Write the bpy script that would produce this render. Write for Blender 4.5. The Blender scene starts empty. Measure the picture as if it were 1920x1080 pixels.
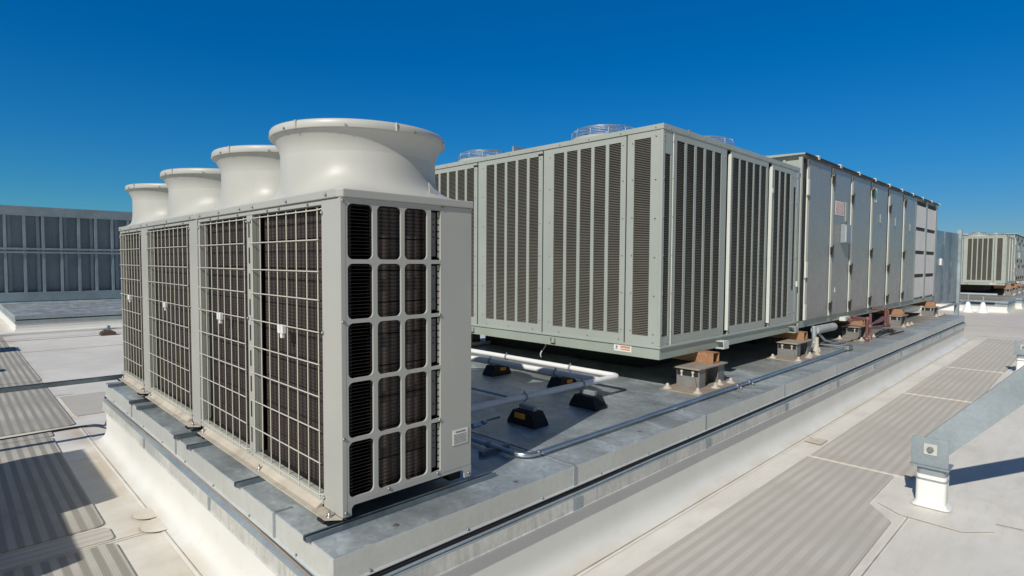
import bpy, math, random
from mathutils import Vector, Matrix
random.seed(7)
R = math.radians
scene = bpy.context.scene

# ---------------------------------------------------------------- camera
cam_d = bpy.data.cameras.new("camera"); cam = bpy.data.objects.new("camera", cam_d)
scene.collection.objects.link(cam); scene.camera = cam
FPX, YAW, PIT, ROL = 1077.82, R(45.3765), R(-2.5981), R(0.32506)
f_ = Vector((math.cos(PIT)*math.cos(YAW), math.cos(PIT)*math.sin(YAW), math.sin(PIT)))
r0 = Vector((math.sin(YAW), -math.cos(YAW), 0)); u0 = r0.cross(f_)
r_ = math.cos(ROL)*r0 + math.sin(ROL)*u0; u_ = -math.sin(ROL)*r0 + math.cos(ROL)*u0
M4 = Matrix((r_, u_, -f_)).transposed().to_4x4(); M4.translation = Vector((0, 0, 1.34325))
cam.matrix_world = M4
cam_d.sensor_width = 36; cam_d.lens = FPX/1920*36; cam_d.clip_end = 2000; cam_d.clip_start = .05

# ---------------------------------------------------------------- sun and sky
EL = R(38); SD = Vector((-.97*math.cos(EL), -.243*math.cos(EL), math.sin(EL))).normalized()
sl = bpy.data.lights.new("sun", 'SUN'); sl.energy = 3.95; sl.angle = R(.5); sl.color = (1, .95, .86)
so = bpy.data.objects.new("sun", sl); scene.collection.objects.link(so)
so.rotation_euler = SD.to_track_quat('Z', 'Y').to_euler()
w = bpy.data.worlds.new("World"); scene.world = w; w.use_nodes = True
nt = w.node_tree; bg = nt.nodes["Background"]
sky = nt.nodes.new("ShaderNodeTexSky"); sky.sky_type = 'NISHITA'; sky.sun_disc = False
sky.sun_elevation = EL; sky.sun_rotation = math.atan2(SD.x, SD.y)
sky.altitude = 1500; sky.air_density = 1.0; sky.dust_density = 0.2; sky.ozone_density = 3.0
# polarised deep-blue look of the sky
hs = nt.nodes.new("ShaderNodeHueSaturation"); hs.inputs["Saturation"].default_value = 1.45; hs.inputs["Hue"].default_value = .503
nt.links.new(sky.outputs[0], hs.inputs["Color"])
bw = nt.nodes.new("ShaderNodeRGBToBW"); nt.links.new(sky.outputs[0], bw.inputs[0])
k1 = nt.nodes.new("ShaderNodeMath"); k1.operation = 'MULTIPLY_ADD'; nt.links.new(bw.outputs[0], k1.inputs[0]); k1.inputs[1].default_value = .125; k1.inputs[2].default_value = .72
dv = nt.nodes.new("ShaderNodeVectorMath"); dv.operation = 'DIVIDE'; cb3 = nt.nodes.new("ShaderNodeCombineXYZ")
for i in range(3): nt.links.new(k1.outputs[0], cb3.inputs[i])
nt.links.new(hs.outputs[0], dv.inputs[0]); nt.links.new(cb3.outputs[0], dv.inputs[1])
tn = nt.nodes.new("ShaderNodeVectorMath"); tn.operation = 'MULTIPLY'; tn.inputs[1].default_value = (.46, 1.045, 1.12)
nt.links.new(dv.outputs[0], tn.inputs[0])
lo = nt.nodes.new("ShaderNodeMapRange"); lo.interpolation_type = 'SMOOTHSTEP'; nt.links.new(k1.outputs[0], lo.inputs["Value"])
lo.inputs["From Min"].default_value = 1.0; lo.inputs["From Max"].default_value = 2.0
tm = nt.nodes.new("ShaderNodeMix"); tm.data_type = 'RGBA'; nt.links.new(lo.outputs[0], tm.inputs[0])
tm.inputs[6].default_value = (.42, 1.06, 1.12, 1); tm.inputs[7].default_value = (.62, .88, 1.16, 1); nt.links.new(tm.outputs[2], tn.inputs[1])
# unseen sky behind the camera is dimmed and greyed to cut blue fill light
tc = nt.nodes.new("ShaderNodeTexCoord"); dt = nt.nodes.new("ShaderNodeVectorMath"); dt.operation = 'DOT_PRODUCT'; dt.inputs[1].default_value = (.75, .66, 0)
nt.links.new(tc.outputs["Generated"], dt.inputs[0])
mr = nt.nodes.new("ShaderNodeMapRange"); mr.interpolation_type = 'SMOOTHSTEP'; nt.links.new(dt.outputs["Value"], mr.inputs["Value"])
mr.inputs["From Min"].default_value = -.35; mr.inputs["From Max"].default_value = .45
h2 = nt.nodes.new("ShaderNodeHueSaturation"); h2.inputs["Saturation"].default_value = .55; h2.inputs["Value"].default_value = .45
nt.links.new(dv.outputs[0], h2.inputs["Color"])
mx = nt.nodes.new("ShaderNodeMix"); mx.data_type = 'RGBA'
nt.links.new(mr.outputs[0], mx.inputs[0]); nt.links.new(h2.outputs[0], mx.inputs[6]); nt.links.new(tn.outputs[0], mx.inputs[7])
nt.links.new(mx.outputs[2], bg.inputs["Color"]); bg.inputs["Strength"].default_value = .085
scene.view_settings.view_transform = 'Standard'; scene.view_settings.look = 'None'
scene.view_settings.exposure = 0; scene.view_settings.gamma = 1

# ---------------------------------------------------------------- materials
class N:
    def __init__(s, name):
        s.m = bpy.data.materials.new(name); s.m.use_nodes = True; s.t = s.m.node_tree
        s.b = s.t.nodes["Principled BSDF"]
        s.geo = s.t.nodes.new("ShaderNodeNewGeometry")
    def n(s, k, **kw):
        o = s.t.nodes.new(k)
        for a, v in kw.items(): setattr(o, a, v)
        return o
    def l(s, a, b): s.t.links.new(a, b)
    def pos(s, sc=(1, 1, 1)):
        m = s.n("ShaderNodeVectorMath", operation='MULTIPLY'); m.inputs[1].default_value = sc
        s.l(s.geo.outputs["Position"], m.inputs[0]); return m.outputs[0]
    def noise(s, scale, detail=4, sc=(1, 1, 1), rough=.55):
        n = s.n("ShaderNodeTexNoise"); n.inputs["Scale"].default_value = scale; n.inputs["Detail"].default_value = detail
        n.inputs["Roughness"].default_value = rough; s.l(s.pos(sc), n.inputs["Vector"]); return n.outputs["Fac"]
    def ramp(s, fac, stops):
        r = s.n("ShaderNodeValToRGB"); e = r.color_ramp.elements
        while len(e) < len(stops): e.new(.5)
        for q, (p, c) in zip(e, stops):
            q.position = p; q.color = (c[0], c[1], c[2], 1) if isinstance(c, (tuple, list)) else (c, c, c, 1)
        s.l(fac, r.inputs[0]); return r.outputs[0]
    def mix(s, fac, a, b, mode='MIX'):
        m = s.n("ShaderNodeMix", data_type='RGBA', blend_type=mode)
        for i, v in ((0, fac), (6, a), (7, b)):
            if isinstance(v, (int, float)): m.inputs[i].default_value = v
            elif isinstance(v, tuple): m.inputs[i].default_value = (v[0], v[1], v[2], 1)
            else: s.l(v, m.inputs[i])
        return m.outputs[2]
    def math(s, op, a, b=0, c=None):
        m = s.n("ShaderNodeMath", operation=op)
        for i, v in enumerate((a, b) if c is None else (a, b, c)):
            if isinstance(v, (int, float)): m.inputs[i].default_value = v
            else: s.l(v, m.inputs[i])
        return m.outputs[0]
    def bump(s, h, st=.2, d=.01):
        b = s.n("ShaderNodeBump"); b.inputs["Strength"].default_value = st; b.inputs["Distance"].default_value = d
        s.l(h, b.inputs["Height"]); s.l(b.outputs[0], s.b.inputs["Normal"])
    def fin(s, col, rough=.5, metal=0., spec=.5):
        if isinstance(col, tuple): s.b.inputs["Base Color"].default_value = (*col, 1)
        else: s.l(col, s.b.inputs["Base Color"])
        if isinstance(rough, (int, float)): s.b.inputs["Roughness"].default_value = rough
        else: s.l(rough, s.b.inputs["Roughness"])
        s.b.inputs["Metallic"].default_value = metal; s.b.inputs["Specular IOR Level"].default_value = spec
        return s.m
def dim(c, k): return tuple(min(1, v*k) for v in c)
def paint(name, c, rough=.45, var=.06, metal=0., streak=0., bumpst=.015, spec=.5, dirt=None, can=0.):
    s = N(name); n = s.noise(2.2, 5); col = s.mix(s.ramp(n, [(.35, 0), (.65, 1)]), dim(c, 1-var), dim(c, 1+var))
    if streak:
        n2 = s.noise(14, 3, (1, 1, .06)); col = s.mix(s.math('MULTIPLY', s.ramp(n2, [(.5, 0), (.72, 1)]), streak), col, dim(c, .6))
    if dirt:
        n3 = s.noise(9, 6); col = s.mix(s.math('MULTIPLY', s.ramp(n3, [(.5, 0), (.75, 1)]), .6), col, dirt)
    rr = s.ramp(s.noise(6, 4), [(.3, max(0, rough-.07)), (.7, min(1, rough+.07))])
    if can: s.bump(s.noise(1.6, 2, (1, 1, .45)), can, .03)      # slight waviness of thin sheet
    elif bumpst: s.bump(s.noise(90, 2), bumpst, .002)
    return s.fin(col, rr, metal, spec)
def galv(name, base=(.44, .48, .52), rough=.42, metal=.75, stain=0., scl=1., tan=0., var=1.):
    s = N(name)
    v = s.n("ShaderNodeTexVoronoi"); v.inputs["Scale"].default_value = 55*scl; s.l(s.pos(), v.inputs["Vector"])
    bw = s.n("ShaderNodeRGBToBW"); s.l(v.outputs["Color"], bw.inputs[0])
    sp = s.ramp(bw.outputs[0], [(.15, 1-.12*var), (.85, 1+.1*var)])
    n1 = s.noise(2.1*scl, 6); n2 = s.noise(7*scl, 7, (1, .45, 1), .7)
    c = s.mix(s.ramp(n1, [(.35, 0), (.65, 1)]), dim(base, 1-.26*var), dim(base, 1+.16*var))
    c = s.mix(s.ramp(n2, [(.52, 0), (.72, .6*var)]), c, dim(base, 1+.5*var))
    c = s.mix(.8, c, sp, 'MULTIPLY')
    if stain:
        n3 = s.noise(26, 4, (1, 1, .12)); c = s.mix(s.math('MULTIPLY', s.ramp(n3, [(.47, 0), (.7, 1)]), stain), c, (.22, .2, .15))
    if tan:
        sx = s.n("ShaderNodeSeparateXYZ"); s.l(s.geo.outputs["Position"], sx.inputs[0])
        n4 = s.noise(1.1, 5); g = s.math('MULTIPLY_ADD', sx.outputs[0], .07, -.33); g = s.math('ADD', g, s.math('MULTIPLY', s.math('SUBTRACT', n4, .5), 1.6))
        yb = s.math('MULTIPLY_ADD', sx.outputs[1], 2.2, -5.3)
        g = s.math('MULTIPLY', s.math('MINIMUM', s.math('MAXIMUM', g, 0), 1), s.math('MINIMUM', s.math('MAXIMUM', yb, 0), 1))
        c = s.mix(s.math('MULTIPLY', g, tan), c, (.36, .31, .24))
    s.bump(n2, .12, .004)
    rr = s.ramp(n2, [(.35, rough-.1), (.7, rough+.16)])
    return s.fin(c, rr, metal)
def simple(name, c, rough=.5, metal=0., var=.12, scale=8, bumpst=.1):
    s = N(name); n = s.noise(scale, 5); col = s.mix(s.ramp(n, [(.35, 0), (.65, 1)]), dim(c, 1-var), dim(c, 1+var))
    s.bump(n, bumpst, .004); return s.fin(col, rough, metal)

def wallmembrane():
    s = N("curb_membrane"); c0 = (.735, .74, .71)
    sx = s.n("ShaderNodeSeparateXYZ"); s.l(s.geo.outputs["Position"], sx.inputs[0])
    c = s.mix(s.ramp(s.noise(2, 6), [(.35, 0), (.65, 1)]), dim(c0, .955), dim(c0, 1.02))
    low = s.math('MINIMUM', s.math('MAXIMUM', s.math('MULTIPLY_ADD', sx.outputs[2], -12, -7.1), 0), 1)   # splash stains along the foot
    st = s.math('MULTIPLY', low, s.ramp(s.noise(2.1, 7, (1, .6, 1)), [(.38, .1), (.62, 1)]))
    c = s.mix(s.math('MULTIPLY', st, .75), c, (.52, .43, .31))
    c = s.mix(s.math('MULTIPLY', s.ramp(s.noise(11, 6), [(.60, 0), (.75, 1)]), .3), c, (.55, .52, .46))
    s.bump(s.noise(4, 3), .12, .02); return s.fin(c, .45, 0, .35)
def membrane():
    s = N("roof_membrane"); base = (.76, .735, .675)
    sx = s.n("ShaderNodeSeparateXYZ"); s.l(s.geo.outputs["Position"], sx.inputs[0])
    n1 = s.noise(.9, 7); n2 = s.noise(5, 6, (.5, 1.8, 1), .65); n3 = s.noise(1.7, 5)
    c = s.mix(s.ramp(n1, [(.3, 0), (.7, 1)]), dim(base, .90), dim(base, 1.06))
    c = s.mix(s.math('MULTIPLY', s.ramp(n2, [(.46, 0), (.70, 1)]), .42), c, (.58, .55, .49))
    n5 = s.noise(16, 5, (.25, 1.6, 1), .7); c = s.mix(s.math('MULTIPLY', s.ramp(n5, [(.55, 0), (.72, 1)]), .25), c, (.50, .47, .42))
    # water stains in a band along the foot of the curb
    bx = s.math('SUBTRACT', 1, s.math('MULTIPLY', s.math('ABSOLUTE', s.math('SUBTRACT', sx.outputs[0], 1.03)), 4.5))
    bx = s.math('MAXIMUM', bx, 0)
    st = s.math('MULTIPLY', bx, s.ramp(s.noise(2.1, 7, (1, .6, 1)), [(.40, 0), (.62, 1)]))
    c = s.mix(s.math('MULTIPLY', st, .75), c, (.52, .43, .31))
    ex = s.math('MULTIPLY', s.ramp(n3, [(.55, 0), (.68, 1)]), .2); c = s.mix(ex, c, (.52, .47, .40))
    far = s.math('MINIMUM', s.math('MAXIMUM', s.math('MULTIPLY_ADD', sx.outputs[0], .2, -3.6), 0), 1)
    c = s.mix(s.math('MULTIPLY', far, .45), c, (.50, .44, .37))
    s.bump(s.math('ADD', s.noise(3, 4), s.math('MULTIPLY', s.noise(60, 2), .1)), .18, .02)
    return s.fin(c, .55, 0, .35)
def pad(name, axis, lo, hi):
    s = N(name); sx = s.n("ShaderNodeSeparateXYZ"); s.l(s.geo.outputs["Position"], sx.inputs[0])
    wob = s.math('MULTIPLY', s.noise(1.3, 2), .012)
    q = s.math('ADD', sx.outputs[axis], wob)
    wv = s.math('SINE', s.math('MULTIPLY', q, 2*math.pi/.088)); fine = s.math('SINE', s.math('MULTIPLY', q, 2*math.pi/.014))
    k = s.math('MULTIPLY_ADD', wv, .5, .5)
    n = s.noise(1.4, 6); kk = s.ramp(n, [(.3, .25), (.7, 1)])
    c = s.mix(s.math('MULTIPLY', s.ramp(k, [(.3, 0), (.7, 1)]), kk), lo, hi)
    c = s.mix(s.math('MULTIPLY', s.ramp(s.noise(3, 6), [(.5, 0), (.7, 1)]), .3), c, (.46, .42, .35))
    c = s.mix(s.math('MULTIPLY', s.math('MULTIPLY_ADD', fine, .5, .5), .18), c, (.22, .21, .19))
    s.bump(s.math('ADD', s.math('MULTIPLY', fine, .3), s.noise(120, 2)), .25, .003)
    return s.fin(c, .7, 0, .3)
def rust(name, amount):
    s = N(name); n = s.noise(13, 6); n2 = s.noise(40, 4)
    c = s.mix(s.ramp(n, [(.5-amount*.45, 0), (.62-amount*.2, 1)]), (.24, .20, .165), (.34, .165, .08))
    c = s.mix(s.ramp(n2, [(.45, 0), (.7, 1)]), c, (.40, .26, .16)) if amount > .5 else c
    s.bump(n2, .3, .003); return s.fin(c, .75, .1)
def coil(name, g=1):
    s = N(name); sx = s.n("ShaderNodeSeparateXYZ"); s.l(s.geo.outputs["Position"], sx.inputs[0])
    a = s.math('ADD', sx.outputs[0], sx.outputs[1])
    v = s.math('SINE', s.math('MULTIPLY', a, 2*math.pi/.052)); v = s.math('MULTIPLY_ADD', v, .5, .5)
    h = s.math('SINE', s.math('MULTIPLY', sx.outputs[2], 2*math.pi/.02)); h = s.math('MULTIPLY_ADD', h, .5, .5)
    n = s.noise(5, 5, (1, 1, .2))
    c = s.mix(s.ramp(v, [(.1, 0), (.6, 1)]), dim((.012, .008, .007), g), dim((.074, .055, .046), g))
    c = s.mix(s.ramp(n, [(.4, 0), (.7, .6)]), c, dim((.04, .028, .027), g))
    c = s.mix(s.math('MULTIPLY', h, .5), c, (.012, .009, .008))
    s.bump(s.math('ADD', v, s.math('MULTIPLY', h, .4)), .6, .01)
    return s.fin(c, .6, .2)

MM = {}
MM['roof'] = membrane()
MM['pad_y'] = pad("walkway_mat_lengthwise", 0, (.33, .315, .275), (.60, .575, .51)); MM['pad_x'] = pad("walkway_mat_crosswise", 1, (.52, .495, .445), (.64, .61, .55))
MM['patch'] = simple("membrane_patch", (.76, .735, .68), .55, 0, .05, 3, .1)
MM['beigepatch'] = simple("beige_patch", (.58, .53, .44), .7, 0, .12, 14, .2)
MM['caulk'] = simple("seam_dirt", (.33, .28, .21), .7, 0, .3, 6)
MM['lap'] = simple("seam_lap", (.77, .745, .685), .5, 0, .06, 6)
MM['wallmem'] = wallmembrane()
MM['galv'] = galv("galvanised_top", (.46, .515, .54), .44, .5, 0, .6, .85, 1.2)
MM['galvcap'] = galv("galvanised_cap", (.58, .60, .575), .46, .25, .06, .5, 0, .35)
MM['galvstain'] = galv("galvanised_streaked", (.62, .63, .60), .5, .2, .28, .8, 0, .7)
MM['galvplain'] = galv("galvanised_steel", (.345, .405, .44), .48, .4, .05, .9, 0, .55)
MM['strut'] = galv("strut_steel", (.22, .27, .31), .45, .7)
MM['emt'] = simple("conduit_steel", (.50, .54, .57), .28, .9, .08, 5)
MM['vrf'] = paint("beige_cabinet_paint", (.405, .415, .39), .40, .03, streak=.05, can=.04, spec=.45)
MM['hood'] = paint("beige_hood_plastic", (.48, .488, .462), .42, .035, streak=.05, bumpst=.01, spec=.35)
MM['wire'] = paint("wire_coating", (.56, .56, .48), .4, .02)
MM['coil'] = coil("condenser_coil"); MM['coil_sunlit'] = coil("condenser_coil_sunlit", 1.15)  # second coil copy lightened to paint in grazing sun on the end side
MM['black'] = simple("dark_interior", (.010, .009, .009), .8)
MM['tray'] = paint("dirty_tray", (.50, .455, .38), .6, .12, dirt=(.26, .18, .11))
MM['rubber'] = simple("black_rubber", (.012, .012, .013), .75, 0, .2, 20, .3)
MM['orange'] = simple("orange_marker", (.80, .34, .02), .5, 0, .15, 20)
MM['bolt'] = simple("bolt_steel", (.33, .34, .34), .42, .8)
MM['plastic'] = simple("white_clamp", (.75, .77, .77), .4)
MM['rtu'] = paint("grey_green_paint", (.365, .40, .37), .4, .035, streak=.07, spec=.5, can=.06)
MM['rail'] = paint("grey_green_rail_paint", (.33, .375, .33), .45, .05, streak=.1)
MM['door'] = paint("semi_gloss_door_paint", (.26, .26, .245), .30, .03, bumpst=0., spec=.55, can=.12)
MM['strip'] = paint("pale_weatherstrip", (.62, .65, .60), .5, .03)
MM['slat'] = simple("louver_slats", (.185, .18, .15), .5, .1, .1, 3)
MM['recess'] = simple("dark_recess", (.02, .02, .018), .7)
MM['rtucoil'] = simple("coil_behind_louver", (.022, .018, .014), .7, 0, .3, 2)
MM['filter'] = paint("pale_filter_panel", (.74, .735, .72), .6, .05, streak=.2)
MM['wireg'] = simple("zinc_fan_guard", (.50, .53, .55), .4, .6)
MM['rust'] = rust("rusty_steel", .7); MM['rustplate'] = paint("weathered_tan_steel", (.30, .265, .22), .7, .12, dirt=(.30, .15, .08)); MM['steel'] = paint("weathered_steel", (.20, .205, .205), .55, .15, dirt=(.22, .15, .10)); MM['bright'] = simple("bright_zinc", (.62, .62, .60), .35, .4)
MM['boltcap'] = simple("sealed_bolt_cap", (.46, .42, .36), .6, 0, .12, 30)
MM['pvc'] = simple("white_pipe_insulation", (.80, .80, .79), .35, 0, .03, 5, .02)
MM['gas'] = simple("red_oxide_pipe", (.17, .075, .07), .45, 0, .25, 9)
MM['white'] = simple("white_sticker", (.74, .74, .72), .5, 0, .03)
MM['ink'] = simple("grey_print", (.22, .22, .22), .6)
MM['redink'] = simple("faded_orange_print", (.62, .25, .12), .6)
MM['pinkink'] = simple("faded_pink_print", (.60, .30, .28), .6)
MM['teal'] = simple("teal_emblem", (.03, .30, .30), .5)
MM['whitepost'] = simple("white_post_wrap", (.80, .81, .79), .45, 0, .03, 8, .1)
MM['screen'] = galv("screen_sheet", (.26, .32, .37), .5, .5, .10, .35, 0, .5)
MM['screenframe'] = galv("screen_frame", (.32, .40, .45), .45, .6, .06, .5, 0, .5)
MM['duct'] = galv("duct_sheet", (.26, .32, .37), .35, .8, .05, .4)
MM['cable'] = simple("black_cable", (.012, .012, .014), .45, 0, .2, 10, .05)

# ---------------------------------------------------------------- mesh builder
class MB:
    def __init__(s): s.v = []; s.f = []; s.sm = []; s.pc = []
    def add(s, vs, fs, smooth=False):
        b = len(s.v); s.v += [tuple(p) for p in vs]; s.pc.append((b, len(s.v), len(s.f), len(s.f)+len(fs)))
        for q in fs: s.f.append(tuple(b+i for i in q)); s.sm.append(smooth)
        return s
    def box(s, x0, x1, y0, y1, z0, z1):
        if x1 < x0: x0, x1 = x1, x0
        if y1 < y0: y0, y1 = y1, y0
        v = [(x0,y0,z0),(x1,y0,z0),(x1,y1,z0),(x0,y1,z0),(x0,y0,z1),(x1,y0,z1),(x1,y1,z1),(x0,y1,z1)]
        return s.add(v, [(0,3,2,1),(4,5,6,7),(0,1,5,4),(1,2,6,5),(2,3,7,6),(3,0,4,7)])
    def prism(s, pts, ax, a, b):      # pts: 2-D polygon, extruded along axis ax between a and b
        n = len(pts)
        def P(p, t):
            if ax == 'x': return (t, p[0], p[1])
            if ax == 'y': return (p[0], t, p[1])
            return (p[0], p[1], t)
        v = [P(p, a) for p in pts]+[P(p, b) for p in pts]
        fs = [tuple(range(n))[::-1], tuple(range(n, 2*n))]+[(i, (i+1) % n, (i+1) % n+n, i+n) for i in range(n)]
        return s.add(v, fs)
    def tube(s, path, r, seg=10, caps=True, smooth=True):
        path = [Vector(p) for p in path]; rings = []
        prev = None
        for i, p in enumerate(path):
            t = (path[min(i+1, len(path)-1)]-path[max(i-1, 0)]).normalized()
            if prev is None:
                a = Vector((0, 0, 1)) if abs(t.z) < .9 else Vector((1, 0, 0)); n = t.cross(a).normalized()
            else: n = (prev-t*prev.dot(t)).normalized()
            prev = n; b = t.cross(n); rr = r[i] if isinstance(r, (list, tuple)) else r
            rings.append([p+(n*math.cos(2*math.pi*k/seg)+b*math.sin(2*math.pi*k/seg))*rr for k in range(seg)])
        v = [q for g in rings for q in g]; fs = []
        for i in range(len(rings)-1):
            for k in range(seg): fs.append((i*seg+k, i*seg+(k+1) % seg, (i+1)*seg+(k+1) % seg, (i+1)*seg+k))
        s.add(v, fs, smooth)
        if caps:
            s.add(rings[0], [tuple(range(seg))[::-1]]); s.add(rings[-1], [tuple(range(seg))])
        return s
    def lathe(s, c, prof, seg=32, smooth=True):
        v = []; fs = []; n = len(prof)
        for (r, z) in prof:
            for k in range(seg):
                a = 2*math.pi*k/seg; v.append((c[0]+r*math.cos(a), c[1]+r*math.sin(a), c[2]+z))
        for i in range(n-1):
            for k in range(seg): fs.append((i*seg+k, i*seg+(k+1) % seg, (i+1)*seg+(k+1) % seg, (i+1)*seg+k))
        return s.add(v, fs, smooth)
    def dot(s, c, r=.007, nrm='x', h=.004):   # screw head
        d = {'x': Vector((-1,0,0)), 'y': Vector((0,-1,0)), 'z': Vector((0,0,1))}[nrm]
        c = Vector(c); return s.tube([c-d*.002, c+d*h, c+d*h*1.4], [r, r, r*.5], 8)
    def clusters(s):
        bb = []
        for (a, b, c, d) in s.pc:
            q = s.v[a:b]; bb.append(([min(p[i] for p in q)-.0035 for i in range(3)], [max(p[i] for p in q)+.0035 for i in range(3)]))
        par = list(range(len(bb)))
        def find(i):
            while par[i] != i: i = par[i]
            return i
        for i in range(len(bb)):
            for j in range(i):
                if all(bb[i][0][k] <= bb[j][1][k] and bb[j][0][k] <= bb[i][1][k] for k in range(3)): par[find(i)] = find(j)
        out = {}
        for i in range(len(bb)): out.setdefault(find(i), []).append(i)
        return list(out.values())
    def build(s, name, mat, parent=None, bevel=0, seg=1, auto=False):
        if parent is not None and 1 < len(s.pc) <= 200 and not any(k in name for k in ('flashing_screw', 'print', 'slat', 'fins', 'slot', 'hole', 'tabs', 'frame_w')):
            cs = s.clusters()
            if 1 < len(cs) <= 16:
                first = None
                for c in cs:
                    m_ = MB()
                    for i in c:
                        a, b, e, g_ = s.pc[i]; base = len(m_.v); m_.v += s.v[a:b]; m_.f += [tuple(q-a+base for q in fc) for fc in s.f[e:g_]]; m_.sm += s.sm[e:g_]
                    o_ = m_.build(name, mat, parent, bevel, seg); first = first or o_
                return first
        o = Vector((0, 0, 0))
        p = parent
        while p is not None: o += Vector(p.location); p = p.parent
        me = bpy.data.meshes.new(name)
        me.from_pydata([(a-o.x, b-o.y, c-o.z) for a, b, c in s.v], [], s.f)
        me.polygons.foreach_set("use_smooth", s.sm)
        me.materials.append(MM[mat] if isinstance(mat, str) else mat); me.validate(); me.update()
        ob = bpy.data.objects.new(name, me); scene.collection.objects.link(ob)
        if parent: ob.parent = parent
        if bevel:
            m = ob.modifiers.new("bevel", 'BEVEL'); m.width = bevel; m.segments = seg; m.limit_method = 'ANGLE'; m.angle_limit = R(50)
        return ob
def tag(o, label, cat, group=None, kind=None):
    o['label'] = label; o['category'] = cat
    if group: o['group'] = group
    if kind: o['kind'] = kind
    return o
def struct(o): o['kind'] = 'structure'; return o
def thing(name, loc, label, cat, group=None):
    e = bpy.data.objects.new(name, None); scene.collection.objects.link(e); e.location = loc; e.empty_display_size = .1
    return tag(e, label, cat, group)
def kids(o): return [c for c in scene.collection.objects if c.parent == o]
def copy_tree(o, parent=None):
    c = o.copy(); scene.collection.objects.link(c)
    if parent: c.parent = parent
    for ch in kids(o): copy_tree(ch, c)
    return c
def arc(c, a, b, p0, n=6):            # smooth corner through points a -> c -> b (quadratic)
    a, b, c = Vector(a), Vector(b), Vector(c)
    return [a*(1-t)**2+c*2*t*(1-t)+b*t*t for t in [i/n for i in range(n+1)]]
def bend(path, r=.06, n=6):
    P = [Vector(p) for p in path]; out = [P[0]]
    for i in range(1, len(P)-1):
        d0 = (P[i-1]-P[i]); d1 = (P[i+1]-P[i]); q = min(r, d0.length*.48, d1.length*.48)
        out += arc(P[i], P[i]+d0.normalized()*q, P[i]+d1.normalized()*q, None, n)
    return out+[P[-1]]

ZR = -.65
# ---------------------------------------------------------------- roof
m = MB(); g = 300
m.add([(-g,-g,ZR),(g,-g,ZR),(g,g,ZR),(-g,g,ZR)], [(0,1,2,3)]); struct(m.build("roof", 'roof'))
def sheet(pts, z): return MB().add([(x, y, z) for x, y in pts], [tuple(range(len(pts)))])
def strip(pts, wd, z):
    b = MB()
    for (a, c) in zip(pts[:-1], pts[1:]):
        a, c = Vector(a), Vector(c); d = (c-a).normalized(); nn = Vector((-d.y, d.x))*wd/2
        b.add([(*(a+nn), z), (*(a-nn), z), (*(c-nn), z), (*(c+nn), z)], [(3,2,1,0)])
    return b
# welded seams of the membrane: pale lap and thin dirt line
lap = MB(); car = MB()
def seam(p, q, wd=.05, dirt=.007):
    lap.add(*[strip([p, q], wd, ZR+.004).v, [(3,2,1,0)]]); car.add(strip([p, q], dirt, ZR+.008).v, [(3,2,1,0)])
seam((1.10, 8.45), (1.10, 2.27)); seam((1.10, 2.26), (1.10, -4)); seam((1.16, 2.25), (20.3, 2.25))
seam((-6, 4.73), (1.02, 4.81)); seam((1.3, 10.6), (-6, 10.55)); 
seam((3.35, .98), (5.32, .96), .04); seam((-6, 16), (6, 16)); seam((-6, 18.75), (8, 18.75))
seam((5.66, .62), (5.9, -1.2), .03); seam((20.5, 2.2), (20.5, -3), .05); seam((24, 6), (24, -3), .05)
struct(lap.build("membrane_seam_lap", 'lap')); struct(car.build("membrane_seam_line", 'caulk'))
pt = MB()
for c, r in (((1.09, 5.14), .11), ((1.09, 4.86), .12)):
    pt.add([(c[0]+r*math.cos(k*math.pi/12), c[1]+r*1.1*math.sin(k*math.pi/12), ZR+.012) for k in range(24)], [tuple(range(24))])
struct(pt.build("membrane_patch", 'roof'))
pt = MB()
for c, r in (((1.09, 5.14), .1125), ((1.09, 4.86), .1225)):
    pt.add([(c[0]+r*math.cos(k*math.pi/12), c[1]+r*1.1*math.sin(k*math.pi/12), ZR+.0102) for k in range(24)], [tuple(range(24))])
struct(pt.build("membrane_patch_edge", 'caulk'))
pb = sheet([(6.77,2.04),(7.02,2.04),(7.0,2.22),(6.79,2.22)], ZR+.0121); struct(pb.build("membrane_beige_patch", 'beigepatch'))

def rr(x0, x1, y0, y1, r=.06, n=5):
    p = []
    for cx, cy, a0 in ((x1-r,y1-r,0),(x0+r,y1-r,90),(x0+r,y0+r,180),(x1-r,y0+r,270)):
        for k in range(n+1): a = R(a0+90*k/n); p.append((cx+r*math.cos(a), cy+r*math.sin(a)))
    return p
def walkpad(pts, mat, label, group):
    t = MB().prism([(x, y) for x, y in pts], 'z', ZR+.0005, ZR+.0135)
    tag(t.build("walkway_pad", mat), label, "walkway pad", group)
GL = "walkway pads on the left side of the curb"; GR = "walkway pads along the right side of the curb"
walkpad(rr(-.2, .8, .9, 4.77), 'pad_y', "striped grey walkway pad at the bottom left corner, before the narrow strip", GL)
walkpad(rr(-.4, .81, 4.83, 5.08, .05), 'pad_x', "narrow dark grey walkway strip lying crosswise between two striped pads, half in shadow", GL)
walkpad(rr(-.2, .8, 5.13, 8.13), 'pad_y', "striped grey walkway pad mostly under the large dark shadow at left", GL)
walkpad(rr(-.0, .82, 8.16, 8.40, .03), 'pad_y', "short striped walkway piece just before the black hose on the roof", GL)
walkpad(rr(.1, 1.07, 8.55, 12.0), 'pad_y', "striped walkway pad between the black hose and the blue steel strut", GL)
walkpad(rr(1.12, 1.66, 9.0, 10.4, .03), 'pad_x', "small plain grey pad beside the end of the curb", GL)
walkpad(rr(.1, 1.08, 12.05, 17.1), 'pad_y', "long striped walkway pad beyond the blue steel strut", GL)
walkpad(rr(.1, .98, 17.15, 20.3), 'pad_y', "farthest striped walkway pad, under the white pipe", GL)
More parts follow.
